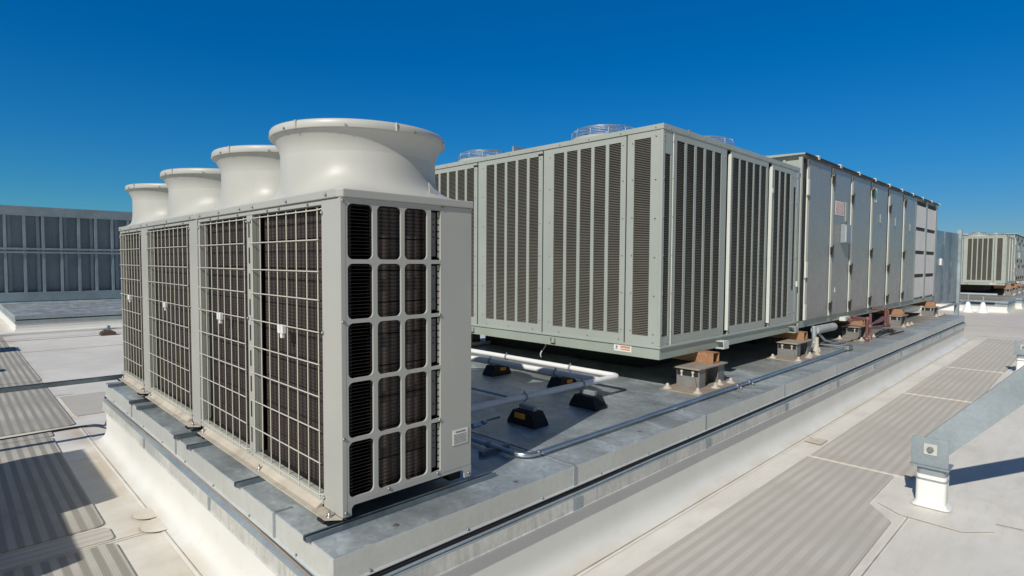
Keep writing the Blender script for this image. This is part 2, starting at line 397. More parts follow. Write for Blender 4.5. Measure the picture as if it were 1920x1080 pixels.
walkpad([(1.9,2.02),(1.9,1.03),(5.12,1.03),(5.16,1.05),(5.37,1.22),(5.42,1.25),(6.27,1.25),(6.27,2.01)][::-1][::-1], 'pad_x', "large striped walkway pad at bottom right, notched around the white brace post", GR)
walkpad(rr(6.32, 10.42, 1.12, 2.0, .03), 'pad_x', "second striped walkway pad from the bottom right, beside the beige patch", GR)
walkpad(rr(10.5, 13.72, 1.12, 1.99, .03), 'pad_x', "third striped walkway pad from the bottom right", GR)
walkpad(rr(13.8, 20.0, 1.1, 1.97, .03), 'pad_x', "farthest striped walkway pad, ending by the far corner of the curb", GR)
# smooth flashing patch round the post foot
po = [(5.34,1.02),(5.48,1.2),(6.1,1.22),(6.15,.5),(5.5,.45),(5.32,.62)]
struct(MB().prism(po[::-1], 'z', ZR+.0086, ZR+.0102).build("membrane_post_patch", 'roof'))

# ---------------------------------------------------------------- curbs
def ring(prof, x0, x1, y0, y1, m=None, smooth=False):
    m = m or MB(); n = len(prof); v = []
    if smooth:      # each side on its own vertices, so only the cove is smooth
        for side in range(4):
            v = []
            for d, z in prof:
                c = [(x0-d,y0-d,z),(x1+d,y0-d,z),(x1+d,y1+d,z),(x0-d,y1+d,z)]; v += [c[side], c[(side+1) % 4]]
            m.add(v, [(2*i, 2*i+1, 2*i+3, 2*i+2)[::-1] for i in range(n-1)], True)
        return m
    for d, z in prof:
        v += [(x0-d,y0-d,z),(x1+d,y0-d,z),(x1+d,y1+d,z),(x0-d,y1+d,z)]
    fs = []
    for i in range(n-1):
        for k in range(4): fs.append((i*4+k, i*4+(k+1) % 4, (i+1)*4+(k+1) % 4, (i+1)*4+k)[::-1])
    return m.add(v, fs)
WP = [(.002,-.291),(.002,-.48),(.004,-.52),(.012,-.555),(.026,-.585),(.046,-.61),(.07,-.628),(.10,-.640),(.14,-.6495)]
CX0, CX1, CY0, CY1 = 1.215, 19.1, 2.37, 7.53
curb = thing("equipment_curb", (CX0, CY0, ZR), "long raised curb with galvanised top and white sides, carrying the near big units", "equipment curb")
MB().box(CX0, CX1, CY0, CY1, -.03, 0).build("metal_top", 'galv', curb, .004, 2)
ring([(-.002,-.004),(.0015,-.006),(.0015,-.128),(.012,-.138),(.010,-.143),(-.03,-.143)], CX0, CX1, CY0, CY1).build("cap_flashing", 'galvcap', curb)
ring([(-.03,-.143),(-.03,-.152)], CX0, CX1, CY0, CY1).build("shadow_gap", 'recess', curb)
ring([(-.03,-.152),(.024,-.186),(.027,-.190),(.028,-.198)], CX0, CX1, CY0, CY1).build("counter_flashing", 'galvplain', curb)
ring([(.028,-.198),(.029,-.280),(.035,-.288),(.034,-.291),(.002,-.291)], CX0, CX1, CY0, CY1).build("lower_flashing", 'galvstain', curb)
ring(WP, CX0, CX1, CY0, CY1, smooth=True).build("membrane_wall", 'wallmem', curb)
jm = MB(); jt = MB()
for i, x in enumerate((2.93, 4.75, 6.585, 8.39, 10.21, 11.93, 13.75, 15.57, 17.39)):
    jm.box(x-.013, x+.013, CY0-.007, CY0-.0016, -.13, -.002)
    jt.box(x-.0035, x+.0035, CY0+.0, 2.9+.9*(i < 3), .0005, .007)
    jt.box(x-.05, x-.046, CY0+.0, 2.9+.9*(i < 3), .0005, .003)
    jm.box(x-.05, x+.05, CY0-.0335, CY0-.0295, -.285, -.205)
for y in (3.02, 4.85, 6.3):
    jm.box(CX0-.007, CX0-.0016, y-.013, y+.013, -.13, -.002); jt.box(CX0, 1.31, y-.004, y+.004, .0005, .007)
for y in (4.0, 5.72):
    jm.box(CX0-.0335, CX0-.0295, y-.02, y+.02, -.285, -.2)
jm.build("joint_cover", 'galvplain', curb); jt.build("top_seam", 'emt', curb)
sc = MB()
for x in [1.4+i*.606 for i in range(30)]: sc.dot((x, CY0-.002, -.125), .007, 'y', .006)
for y in [2.75+i*.62 for i in range(8)]: sc.dot((CX0-.002, y, -.125), .007, 'x', .006)
sc.build("flashing_screw", 'strut', curb)
# scratched sheet screws on top near corner
sp_ = MB()
for x, y in ((2.45,2.44),(3.9,2.5),(5.6,2.45),(1.6,2.45),(7.4,2.47)): sp_.lathe((x, y, .0005), [(.018,0),(.012,.004),(.0,.005)], 10)
sp_.build("top_screw", 'bolt', curb)

def tube_thing(name, path, r, mat, label, cat, group=None, seg=10, bendr=.06):
    o = MB().tube(bend(path, bendr), r, seg).build(name, mat)
    return tag(o, label, cat, group)
def wavy(x0, x1, y, z, amp=.006, n=60):
    return [(x0+(x1-x0)*i/n, y+amp*.4*math.sin(i*1.7), z+amp*math.sin(i*.9)*math.sin(i*.23)) for i in range(n+1)]
o = MB().tube(wavy(1.25, 19.0, CY0-.006, -.160, .005), .0095, 8).build("black_cable", 'cable'); tag(o, "black cable running under the metal cap along the right side of the long curb", "cable")
o = MB().tube(wavy(1.3, 19.0, CY0-.021, -.174, .002), .0075, 8).build("thin_conduit", 'galvplain'); tag(o, "thin grey conduit directly below the black cable on the curb side", "conduit")
o = MB().tube([(CX0-.008-.008*math.sin(y*1.1), y, -.166-.005*math.sin(y*1.1)) for y in [2.36+.1*i for i in range(52)]], .008, 8).build("brown_cable", simple("brownish_cable", (.28, .24, .20), .5)); tag(o, "thin brownish cable under the metal cap along the left side of the curb", "cable")

# ---------------------------------------------------------------- struts under the small units
GS = "short strut rails under the beige units"
for y, lab, x1 in ((2.605, "slotted strut rail under the front panel of the nearest beige unit", 2.42), (3.53, "short strut rail under the middle of the nearest beige unit", 2.3),
               (4.48, "short strut rail just before the gap between first and second beige units", 2.3), (4.80, "short strut rail directly behind that gap, under the second beige unit's corner post", 2.3),
               (5.98, "strut rail near the far end of the second beige unit", 2.3), (6.27, "strut rail in front of the third beige unit's corner post", 2.3), (7.24, "strut rail under the far end of the last beige unit", 2.3)):
    t = MB(); x0 = 1.19
    t.box(x0, x1, y-.0205, y+.0205, .001, .004); t.box(x0, x1, y-.0205, y-.0175, .0042, .027); t.box(x0, x1, y+.0175, y+.0205, .0042, .027)
    t.box(x0, x1, y-.0174, y-.010, .023, .027); t.box(x0, x1, y+.010, y+.0174, .023, .027)
    tag(t.build("strut_rail", 'strut'), lab, "strut rail", GS)

# ---------------------------------------------------------------- beige condensing units (VRF)
VX0, VX1 = 1.389, 2.238; VZ0, VZ1 = .047, 1.70
def rectgrid_panel(m, s0, s1, z0, z1, opens, put):
    """frame panel with rounded openings; put(s,z)->3D; flat sheet with thickness made by caller"""
    pass
def hood(cx, cy, x0, x1, y0, y1, parent):
    hd = MB(); SEG = 64
    hx, hy = (x1-x0)/2, (y1-y0)/2; mx, my = (x0+x1)/2, (y0+y1)/2
    prof = [(0.0,1.0,.0), (.006,.90,.03), (.016,.72,.20), (.032,.50,.5), (.055,.30,.75), (.085,.155,.9), (.125,.06,1), (.18,.012,1), (.245,0,1)]
    rn = .462; rings = []
    for dz, sq, _ in prof:
        ring_ = []
        for k in range(SEG):
            a = 2*math.pi*k/SEG; c, s_ = math.cos(a), math.sin(a)
            e = max(abs(c)/(hx-.012), abs(s_)/(hy-.012)); rs = 1/((abs(c)/(hx-.012))**9+(abs(s_)/(hy-.012))**9)**(1/9)
            px, py = mx+rs*c, my+rs*s_; qx, qy = cx+rn*c, cy+rn*s_
            ring_.append((px*sq+qx*(1-sq), py*sq+qy*(1-sq), VZ1+dz))
        rings.append(ring_)
    v = [p for q in rings for p in q]; fs = []
    for i in range(len(rings)-1):
        for k in range(SEG): fs.append((i*SEG+k, i*SEG+(k+1) % SEG, (i+1)*SEG+(k+1) % SEG, (i+1)*SEG+k))
    hd.add(v, fs, True)
    # throat and flare up to the rim, then down the inside
    hd.lathe((cx, cy, VZ1), [(rn,.245),(.464,.265),(.469,.285),(.477,.305),(.488,.325),(.501,.343),(.512,.355)], SEG)
    hd.lathe((cx, cy, VZ1), [(.500,.398),(.482,.375),(.462,.34),(.452,.3),(.450,.22),(.450,.0)], SEG)
    h = hd.build("fan_hood", 'hood', parent)
    rb = MB(); rb.lathe((cx, cy, VZ1), [(.505,.357),(.519,.354),(.523,.360),(.521,.392),(.515,.402),(.500,.405),(.497,.398)], SEG)
    for a in (-28, -8, 118, 200, 262): # joint clips on the rim
        c, s_ = math.cos(R(a)), math.sin(R(a)); p = Vector((cx+.523*c, cy+.523*s_, VZ1+.378))
        rb.tube([p-Vector((0,0,.022)), p+Vector((0,0,.024))], .006, 6)
    rb.build("hood_rim", 'hood', h)
    sc = MB()
    for a in (232, 275, 310, 190, 160): 
        c, s_ = math.cos(R(a)), math.sin(R(a)); p = Vector((cx+.521*c, cy+.521*s_, VZ1+.366)); sc.tube([p, p+Vector((c,s_,0))*.007], .007, 8)
    sc.build("hood_screw", 'bolt', h)
    return h
def vrf(y0, y1, mods, label, front_detail):
    u = thing("condensing_unit", (VX0, y0, 0), label, "condensing unit", "row of beige condensing units with fan hoods")
    # cap
    c = .03
    for i, (a, b, _fy) in enumerate(mods):
        cap = MB(); g0 = .0015 if i else 0
        if i == 0: pts = [(VX0-.012, a+.025), (VX0+.012, a-.010), (VX1+.006, a-.010), (VX1+.006, b-.001), (VX0-.012, b-.001)]
        else: pts = [(VX0-.012, a+.001), (VX1+.006, a+.001), (VX1+.006, b-.001), (VX0-.012, b-.001)]
        cap.prism(pts, 'z', 1.658, VZ1); cap.build("top_cap", 'vrf', u, .005, 2)
    # shell: back, far side, floor
    sh = MB(); sh.box(VX1-.012, VX1, y0+.02, y1, .1, 1.657); sh.box(VX0+.02, VX1-.013, y1-.014, y1-.002, .1, 1.657)
    sh.build("cabinet_shell", 'vrf', u)
    inn = MB(); inn.box(VX0+.30, VX0+.31, y0+.2, y1-.03, .12, 1.65); inn.box(VX0+.4, VX0+.41, y0+.06, y0+.2, .12, 1.65)
    inn.box(VX0+.032, VX1-.02, y0+.03, y1-.016, .10, .112); inn.build("inner_shade_sheet", 'black', u)  # black floor and sheets stand in for shade deep inside the cabinet
    # corner posts and grille frame on the -X side
    for i, (a, b, fy) in enumerate(mods):
        first = (i == 0)
        pw = .20 if first else .045
        if first:
            p = MB().box(VX0, VX0+.03, a, a+pw, VZ0, 1.657); p.build("corner_post", 'vrf', u, .004, 2)
        fr = MB(); ga = a+pw; gb = b-.045
        if not first: fr.box(VX0, VX0+.03, a+.003, ga, .115, 1.630)
        fr.box(VX0, VX0+.03, gb, b-.003, .115, 1.630)
        fr.box(VX0+.001, VX0+.04, (a+pw+.001 if first else a+.003), b-.003, 1.631, 1.657); fr.box(VX0-.004, VX0+.03, (a+pw+.001 if first else a+.003), b-.003, .06, .114)
        f = fr.build("grille_frame", 'vrf', u, .002)
        # inner side cheeks
        ck = MB(); ck.box(VX0+.031, VX0+.055, gb, gb+.012, .115, 1.63); ck.box(VX0+.031, VX0+.06, ga-.014, ga-.002, .115, 1.63); ck.build("frame_cheek", 'vrf', f)
        # coil, rounded at its far end
        cz0, cz1 = .115, 1.64; xo = VX0+.055; e = gb-.012; cpts = []
        cpts += [(xo, a+.05 if first else a+.01), (xo, e-.06)]
        for k in range(1, 7): t = R(90*k/6); cpts.append((xo+.06-.06*math.cos(t), e-.06+.06*math.sin(t)))
        cpts += [(xo+.22, e), (xo+.22, e-.03), (xo+.03, e-.03), (xo+.03, a+.05 if first else a+.01)]
        cl = MB()
        nz = 9
        for q in range(nz):
            za = cz0+(cz1-cz0)*q/nz; zb = cz0+(cz1-cz0)*(q+1)/nz-.006
            cl.prism(cpts, 'z', za, zb)
        cl.build("condenser_coil", 'coil', u)
        # fin stack between coil end and frame
        fn = MB()
        for q in range(60):
            z = .13+q*.0252; fn.box(xo+.09, xo+.20, e+.003, gb+.008, z, z+.003)
        fn.build("coil_fins", 'coil', u)
        # wire guard
        wg = MB(); n = max(3, round((gb-ga-.02)/.131)); wx = VX0-.006
        for k in range(n+1):
            y = gb-.02-(gb-ga-.05)*k/n*1.0
            wg.tube([(wx, y, .085 if k not in (n//2,) else .075), (wx, y, 1.618)], .0037, 6, True)
        zs = [.114,.281,.453,.632,.802,.971,1.139,1.287,1.452,1.612]
        for z in zs:
            if z in (.114, 1.612): pp = [(VX0+.004, ga+.0, z), (wx-.006, ga+.03, z-.006), (wx-.006, gb-.01, z-.006), (VX0, gb+.012, z)]
            else: pp = [(wx-.008, ga+.008, z), (wx-.008, gb+.006, z)]
            wg.tube(pp, .0037, 6)
        gd = wg.build("wire_guard", 'wire', u)
        cm = MB(); cy = (ga+gb)/2-.02; cz = .945
        cm.box(wx-.03, wx-.006, cy-.035, cy-.006, cz-.018, cz+.032); cm.box(wx-.03, wx-.006, cy+.006, cy+.035, cz-.018, cz+.032); cm.box(wx-.024, wx-.004, cy-.012, cy+.012, cz-.045, cz-.018)
        cm.build("grille_clamp", 'plastic', gd, .003)
        s_ = MB()
        for yy in (ga-.012, gb+.02):
            for zz in (.10, .971, 1.59): s_.dot((VX0, yy, zz), .009, 'x', .008)
        for yy in (ga+.15, gb-.25, (ga+gb)/2+.05): s_.dot((VX0-.003, yy, 1.643), .007, 'x')
        for yy in (a+.12, (a+b)/2, b-.1): s_.dot((VX0-.012, yy, 1.676), .008, 'x', .008)
        s_.build("grille_screw", 'bolt', u)
        hood(VX0+.47, fy, VX0-.010, VX1+.004, a+.002, b-.002, u)
    # slotted divider between two modules
    if len(mods) > 1:
        sl_ = MB(); yb = mods[0][1]
        for q in range(9): sl_.box(VX0-.0035, VX0-.0005, yb-.007, yb+.007, .17+q*.165, .27+q*.165)
        sl_.build("divider_slot", 'black', u)
    # drip tray foot
    ty = y0+.03; te = y1-.1
    tr = MB(); tr.prism([(VX0-.068, y0+.055), (VX0+.0, y0+.0), (VX0+.0, te), (VX0-.068, te-.03)], 'z', .0415, .047)
    tr.prism([(VX0-.001, .0475), (VX0-.0375, .0475), (VX0-.001, .075)], 'y', y0+.21, te)
    tr.build("base_tray", 'tray', u)
    pd = MB()
    for yy in (y0+.045, te-.09): pd.box(VX0-.078, VX0-.004, yy, yy+.075, .0275, .0412)
    pd.build("rubber_pad", 'rubber', u)
    bl = MB()
    for yy in ([y0+.07, y0+.98] if len(mods) > 1 else [y0+.07])+[te-.06]:
        bl.lathe((VX0-.035, yy, .047), [(.017,0),(.017,.004),(.009,.005),(.009,.02),(.004,.024),(0,.024)], 10); bl.tube([(VX0-.035, yy, .055), (VX0-.035, yy, .082)], .004, 6)
    bl.build("anchor_bolt", 'bolt', u)
    # near side (-Y) panel
    if front_detail:
        cols = [(1.428,1.572),(1.597,1.743),(1.765,1.915)]; rows = [(.14,.425),(.445,.73),(.75,1.03),(1.05,1.33),(1.352,1.63)]
        xs = [VX0+.0305, 1.428, 1.572, 1.597, 1.743, 1.765, 1.915, 1.940, 2.008, VX1]
        fp = MB(); Y0 = y0+.001; Y1 = y0+.014
        def rnd_hole_frame(x0, x1, z0, z1, X0, X1, Z0, Z1, r):
            # quad cell (X0..X1,Z0..Z1) with a rounded hole (x0..x1,z0..z1)
            n = 5; hole = []
            for cx, cz, a0 in ((x1-r,z1-r,0),(x0+r,z1-r,90),(x0+r,z0+r,180),(x1-r,z0+r,270)):
                for k in range(n+1): a = R(a0+90*k/n); hole.append((cx+r*math.cos(a), cz+r*math.sin(a)))
            outer = []
            for (px, pz) in hole:
                cx, cz = (x0+x1)/2, (z0+z1)/2
                outer.append((X1 if px > cx else X0, Z1 if pz > cz else Z0))
            # outer points: walk with correct edge projection
            outer = []
            for q, (cX, cZ) in enumerate(((X1,Z1),(X0,Z1),(X0,Z0),(X1,Z0))):
                outer += [(cX, cZ)]*(n+1)
            N_ = len(hole)
            for yy, fl in ((Y0, 0),):
                v = [(p[0], yy, p[1]) for p in hole]+[(p[0], yy, p[1]) for p in outer]
                fp.add(v, [(i, (i+1) % N_, (i+1) % N_+N_, i+N_)[::-1] if outer[i] != outer[(i+1) % N_] else (i, (i+1) % N_, i+N_)[::-1] for i in range(N_)])
            rim = [(p[0], Y0, p[1]) for p in hole]+[(p[0], Y1, p[1]) for p in hole]
            fp.add(rim, [(i, (i+1) % N_, (i+1) % N_+N_, i+N_) for i in range(N_)], True)
        cb = [VX0+.004, 1.5845, 1.754, 1.9275]; rbz = [.118, .435, .74, 1.04, 1.341, 1.657]
        for i, (a, b) in enumerate(cols):
            for j, (c0, c1) in enumerate(rows): rnd_hole_frame(a, b, c0, c1, cb[i], cb[i+1], rbz[j], rbz[j+1], .028)
        for j, (c0, c1) in enumerate(rows): rnd_hole_frame(1.940, 2.008, c0, c1, cb[3], 2.012, rbz[j], rbz[j+1], .004)
        fp.build("louver_panel", 'vrf', u)
        sp = MB(); sp.box(2.0125, VX1, Y0, Y1, .118, 1.657); sp.build("service_panel", 'vrf', u, .002)
        ft = MB(); ft.prism([(VX0+.004,.047),(VX0+.052,.047),(VX0+.052,.085),(VX0+.065,.1),(VX0+.004,.117)], 'y', Y0, Y1)
        ft.prism([(VX0+.066,.1),(VX1-.075,.1),(VX1-.075,.117),(VX0+.005,.1174)], 'y', Y0, Y1)
        ft.prism([(VX1-.0745,.117),(VX1-.0745,.1),(VX1-.055,.085),(VX1-.05,.047),(VX1,.047),(VX1,.117)], 'y', Y0, Y1)
        ft.build("bottom_skirt", 'vrf', u)
        bb = MB(); bb.box(VX0+.09, VX1-.1, y0+.10, y0+.105, .045, .099); bb.box(VX1-.14, VX1-.06, y0+.03, y0+.1, .043, .09); bb.build("base_plate", 'black', u)
        # coil return behind the openings
        cl = MB(); nz = 9
        for q in range(nz):
            za = .115+1.52*q/nz; zb = .115+1.52*(q+1)/nz-.006; cl.box(VX0+.19, 1.935, y0+.046, y0+.076, za, zb)
        cl.build("condenser_coil", 'coil_sunlit', u)
        fn = MB()
        for q in range(84): z = .13+q*.018; fn.box(VX0+.036, VX0+.182, y0+.03, y0+.048, z, z+.0016)
        fn.build("coil_fins", simple("fin_edges", (.07, .065, .06), .4, .5), u)
        mp = MB()
        for j, (c0, c1) in enumerate(rows): mp.box(1.953, 1.985, y0+.02, y0+.022, c0+.02, c1-.012)
        mp.build("mounting_strip", simple("dull_strip_metal", (.13, .13, .125), .6), u)
        hl = MB()
        for j, (c0, c1) in enumerate(rows):
            for dz in ((.05,.08,.12,.15) if j % 2 == 0 else (.07, .2)): hl.dot((1.969, y0+.0195, c1-dz), .0045, 'y', .001)
        hl.build("mounting_hole", 'black', u)
        tk = MB()
        for j, (c0, c1) in enumerate(rows):
            for q in range(7): tk.box(1.996, 2.010, y0+.016, y0+.02, c0+.012+q*.038, c0+.043+q*.038)
        tk.build("panel_tabs", 'vrf', u)
        st = MB().box(2.095, 2.208, Y0-.0035, Y0-.001, .262, .352).build("rating_sticker", 'white', u)
        tx = MB()
        tx.box(2.115, 2.19, Y0-.0050, Y0-.0037, .335, .343)
        for q in range(7):
            z = .270+q*.0085; x = 2.102
            while x < 2.198:
                wd = random.uniform(.004, .016); tx.box(x, min(x+wd, 2.2), Y0-.0050, Y0-.0037, z, z+.0032); x += wd+.003
        tx.build("sticker_print", 'ink', st)
        s_ = MB()
        for x, z in ((VX0+.014,1.64),(2.02,1.645),(VX0+.012,1.04),(VX0+.012,.45),(2.0,1.04),(2.0,.435),(1.66,.128),(1.985,.128),(VX0+.02,.07),(VX1-.02,.07)): s_.dot((x, Y0, z), .008, 'y', .005)
        s_.build("panel_screw", 'bolt', u)
        # small fin on the hood flare and rail stay bolts
        MB().prism([(2.02, VZ1+.005), (2.01, VZ1+.10), (2.03, VZ1+.085), (2.085, VZ1+.005)], 'y', y0+.115, y0+.121).build("hood_rib", 'hood', u)
    else:
        MB().box(VX0+.031, VX1-.013, y0+.003, y0+.014, .1, 1.657).build("end_panel", 'vrf', u)
    return u
vrf(2.611, 4.835, [(2.611, 3.795, 3.235), (3.795, 4.835, 4.25)], "nearest beige condensing unit, wide, with two fan hoods and a slotted end panel", True)
vrf(4.862, 6.42, [(4.862, 6.42, 5.60)], "beige condensing unit in the middle of the row, with a single fan hood", False)
vrf(6.43, 7.575, [(6.43, 7.575, 6.95)], "farthest and narrowest-looking beige condensing unit, at the left end of the row", False)

# ---------------------------------------------------------------- big rooftop unit
def louvre_panel(ax, off, s0, s1, z0, z1, stripes, zb, zt, parent, name="louvered_door", th=.012):
    """ax 'x': face looks to -X at x=off; ax 'y': face looks to -Y at y=off. stripes: list of (a,b[,zt])"""
    def bx(mb, a, b, d0, d1, c, d):
        if ax == 'x': mb.box(off+d0, off+d1, a, b, c, d)
        else: mb.box(a, b, off+d0, off+d1, c, d)
    fr = MB(); bx(fr, s0, s1, 0, th, z0, zb); bx(fr, s0, s1, 0, th, zt, z1)
    e = s0
    for st in stripes:
        bx(fr, e, st[0], 0, th, zb, zt); e = st[1]
        if len(st) > 2: bx(fr, st[0], st[1], 0, th, st[2], zt)
    bx(fr, e, s1, 0, th, zb, zt)
    d = fr.build(name, 'rtu', parent, 0)
    sm = MB(); pit = .0182
    for st in stripes:
        top = st[2] if len(st) > 2 else zt; z = zb+.004
        a, b = st[0]-.004, st[1]+.004
        while z < top-.006:
            if ax == 'x': v = [(off+.004,a,z),(off+.004,b,z),(off+.015,b,z+.005),(off+.015,a,z+.005)]; v2 = [(p[0],p[1],p[2]+.0035) for p in v]
            else: v = [(a,off+.004,z),(b,off+.004,z),(b,off+.015,z+.005),(a,off+.015,z+.005)]; v2 = [(p[0],p[1],p[2]+.0035) for p in v]
            sm.add(v+v2, [(0,3,2,1),(4,5,6,7),(0,1,5,4),(1,2,6,5),(2,3,7,6),(3,0,4,7)]); z += pit
    sm.build("louver_slats", 'slat', d)
    bk = MB(); bx(bk, s0+.01, s1-.01, .05, .055, zb-.01, zt+.01); bk.build("coil_backing", 'rtucoil', d)
    return d
RX, RY, RX1, RYE = 5.218, 3.118, 9.05, 7.52
def build_rtu(label):
    u = thing("rooftop_unit", (RX, RY, .34), label, "rooftop unit", "large grey-green rooftop units")
    # base rail and ledge
    b = MB(); b.box(RX+.004, RX1, RY+.004, RY+.05, .355, .452); b.box(RX+.004, RX+.05, RY+.0505, RYE, .355, .452); b.box(RX+.004, RX+.07, RY+.0505, RYE, .340, .3545)
    b.box(RX+.004, RX1, RY+.004, RY+.05, .34, .3545); b.box(RX1-.05, RX1, RY+.051, RYE, .36, .452)
    b.box(RX+.06, RX1-.05, RY+.06, RYE-.02, .40, .448)
    b.build("base_rail", 'rail', u)
    MB().prism([(RX-.012, RY-.012), (RX1+.0, RY-.012), (RX1+.0, RYE), (RX-.012, RYE)], 'z', .4525, .478).build("base_ledge", 'rtu', u, .006, 2)
    lg = MB()
    for y in (6.06, 4.57): lg.box(RX-.03, RX+.003, y-.035, y+.035, .375, .382); lg.box(RX-.03, RX+.003, y-.035, y-.029, .3825, .43); lg.box(RX-.03, RX+.003, y+.029, y+.035, .3825, .43)
    lg.build("lifting_lug", 'rtu', u)
    for lx in (6.47, 8.75): 
        sq = MB(); sq.box(lx, lx+.13, RY-.10, RY+.003, .335, .343); sq.box(lx, lx+.13, RY-.10, RY+.003, .418, .426); sq.box(lx, lx+.13, RY-.10, RY-.092, .3435, .4175); sq.build("lifting_socket", 'strip' if lx < 7 else 'rtu', u)
    dp = MB(); dp.box(6.3, 8.9, 4.0, 7.0, .005, .34); dp.box(9.6, 18.8, 3.95, 7.0, .005, .36); dp.build("underside_light_block", 'recess', u)  # dark boxes added under the unit to block light from behind
    st = MB().box(RX-.001, RX+.0035, 3.46, 3.685, .378, .448).build("warning_label", 'white', u)
    pr = MB(); pr.box(RX-.0025, RX-.0012, 3.475, 3.60, .418, .440); pr.box(RX-.0025, RX-.0012, 3.475, 3.60, .395, .408); pr.build("label_print", 'redink', st)
    fg = MB(); fg.prism([(3.675,.395),(3.655,.41),(3.662,.43),(3.648,.442),(3.632,.425),(3.645,.412),(3.628,.395),(3.645,.402),(3.655,.4)], 'x', RX-.0025, RX-.0012); fg.build("label_figure", 'ink', st)
    # corner posts
    for (x0, x1, y0, y1) in ((RX, RX+.045, RY, RY+.035), (RX, RX+.045, RYE-.05, RYE), (RX1-.085, RX1, RY, RY+.035)):
        MB().box(x0, x1, y0, y1, .4785, 2.70).build("corner_post", 'rtu', u, .003)
    # roof rim
    MB().box(RX-.006, RX1, RY-.006, RYE, 2.7005, 2.757).build("roof_panel", 'rtu', u, .004)
    # left face (-X)
    za, zb, zt, zz = .4785, .575, 2.635, 2.70
    X = RX+.004
    louvre_panel('x', X, RY+.036, 3.548, za, zz, [(3.262, 3.462)], zb, zt, u)
    for d0 in (3.556, 4.762, 5.972):
        ex = .008; e1 = min(d0+1.198, RYE-.051)
        stp = [(d0+.078+.2*i, d0+.078+.2*i+.157) for i in range(5) if d0+.078+.2*i+.16 < e1]
        louvre_panel('x', X+.003, d0+.010, e1, za, zz, stp, zb, zt-.0, u)
    MB().box(RX+.03, RX+.034, RY+.05, RYE-.06, .49, 2.69).build("inner_liner", 'recess', u)
    # dark notches at the tops of the grooves
    nt_ = MB()
    for g0 in (4.762, 5.972): nt_.box(X-.0005, X+.001, g0+.002, g0+.085, 2.640, 2.665)
    nt_.build("door_notch", 'recess', u)
    # right face (-Y)
    Y = RY+.004
    louvre_panel('y', Y, RX+.0455, 5.412, za, zz, [(5.267, 5.378, 2.464)], zb, zt, u)
    louvre_panel('y', Y-.003, 5.440, 6.655, za, zz, [(5.497+.213*i, 5.497+.213*i+.166) for i in range(5)], zb, zt-.01, u)
    louvre_panel('y', Y-.003, 6.765, 7.895, za, zz, [(6.828+.2085*i, 6.828+.2085*i+.17) for i in range(5)], zb, zt-.01, u)
    louvre_panel('y', Y-.003, 8.015, 8.79, za, zz, [(8.112+.21*i, 8.112+.21*i+.165) for i in range(3)], zb, zt-.01, u)
    louvre_panel('y', Y, 8.80, RX1-.086, za, zz, [(8.835, 8.93, 2.455)], .95, zt, u)
    MB().box(RX+.05, RX1-.05, RY+.03, RY+.034, .49, 2.69).build("inner_liner", 'recess', u)
    ed = MB()
    for x in (6.735, 7.985): ed.box(x, x+.02, Y-.02, Y+.02, za+.05, zz-.05)
    for x in (5.425,): ed.box(x, x+.01, Y-.006, Y+.01, za, zz)
    ed.build("door_edge", 'strip', u)
    hd = MB(); hd.box(7.995, 8.03, Y-.025, Y-.004, 2.30, 2.36); hd.box(9.0, 9.02, RY-.02, RY-.001, 1.0, 1.08)
    hd.build("door_latch", 'strip', u)
    s_ = MB()
    for y in (RY+.36-.0, 4.65, 5.86, 7.07, 3.60, 4.81, 6.02): 
        for z in (.62, 1.02, 1.42, 1.82, 2.22, 2.6): s_.dot((X+.003 if y > 3.5 else X, y, z), .0085, 'x')
    for z in (.6, 1.0, 1.4, 1.8, 2.2, 2.64): s_.dot((RX, RY+.03+.05, z), .0085, 'x'); s_.dot((RX+.022+.001, RY-.0, z), .009, 'y')
    for x in (5.255, 5.43, 6.60, 7.86, 8.06, 8.755, 8.815, 8.955, 6.80):
        for z in (.62, 1.02, 1.42, 1.82, 2.22, 2.6): s_.dot((x, Y-.003, z), .0085, 'y')
    for x in [5.35+i*.37 for i in range(10)]: s_.dot((x, RY-.006, 2.725), .008, 'y'); s_.dot((x, Y-.003, .51), .008, 'y')
    for y in [3.2+i*.43 for i in range(10)]: s_.dot((RX-.006, y, 2.725), .008, 'x'); s_.dot((X, y, .51), .008, 'x')
    s_.build("panel_screw", 'bolt', u)
    # fans on the roof
    for (cx, cy) in ((5.80, 4.27), (5.80, 6.45), (7.18, 3.72), (7.5, 5.4), (7.5, 6.9)):
        sh = MB(); sh.lathe((cx, cy, 2.757), [(.46,0),(.43,.02),(.415,.045),(.41,.075),(.40,.08),(.39,.05),(.39,0)], 36); f = sh.build("fan_shroud", 'rtu', u)
        gm = MB()
        for r, z in ((.405,.07),(.405,.09),(.405,.11),(.405,.13),(.402,.148),(.395,.165),(.38,.18),(.35,.19),(.31,.196),(.27,.200),(.23,.203),(.19,.205),(.14,.206),(.10,.206)):
            gm.tube([(cx+r*math.cos(2*math.pi*k/36), cy+r*math.sin(2*math.pi*k/36), 2.757+z) for k in range(37)], .0022, 5, False)
        for k in range(12):
            a = 2*math.pi*k/12+.2; c, s__ = math.cos(a), math.sin(a)
            gm.tube([(cx+r*c, cy+r*s__, 2.757+z) for r, z in ((.407,.05),(.405,.145),(.39,.176),(.33,.196),(.2,.206),(.06,.209))], .0026, 5, False)
        gm.build("fan_guard", 'wireg', f)
        fb = MB(); fb.lathe((cx, cy, 2.757), [(.09,.02),(.09,.1),(0,.105)], 16)
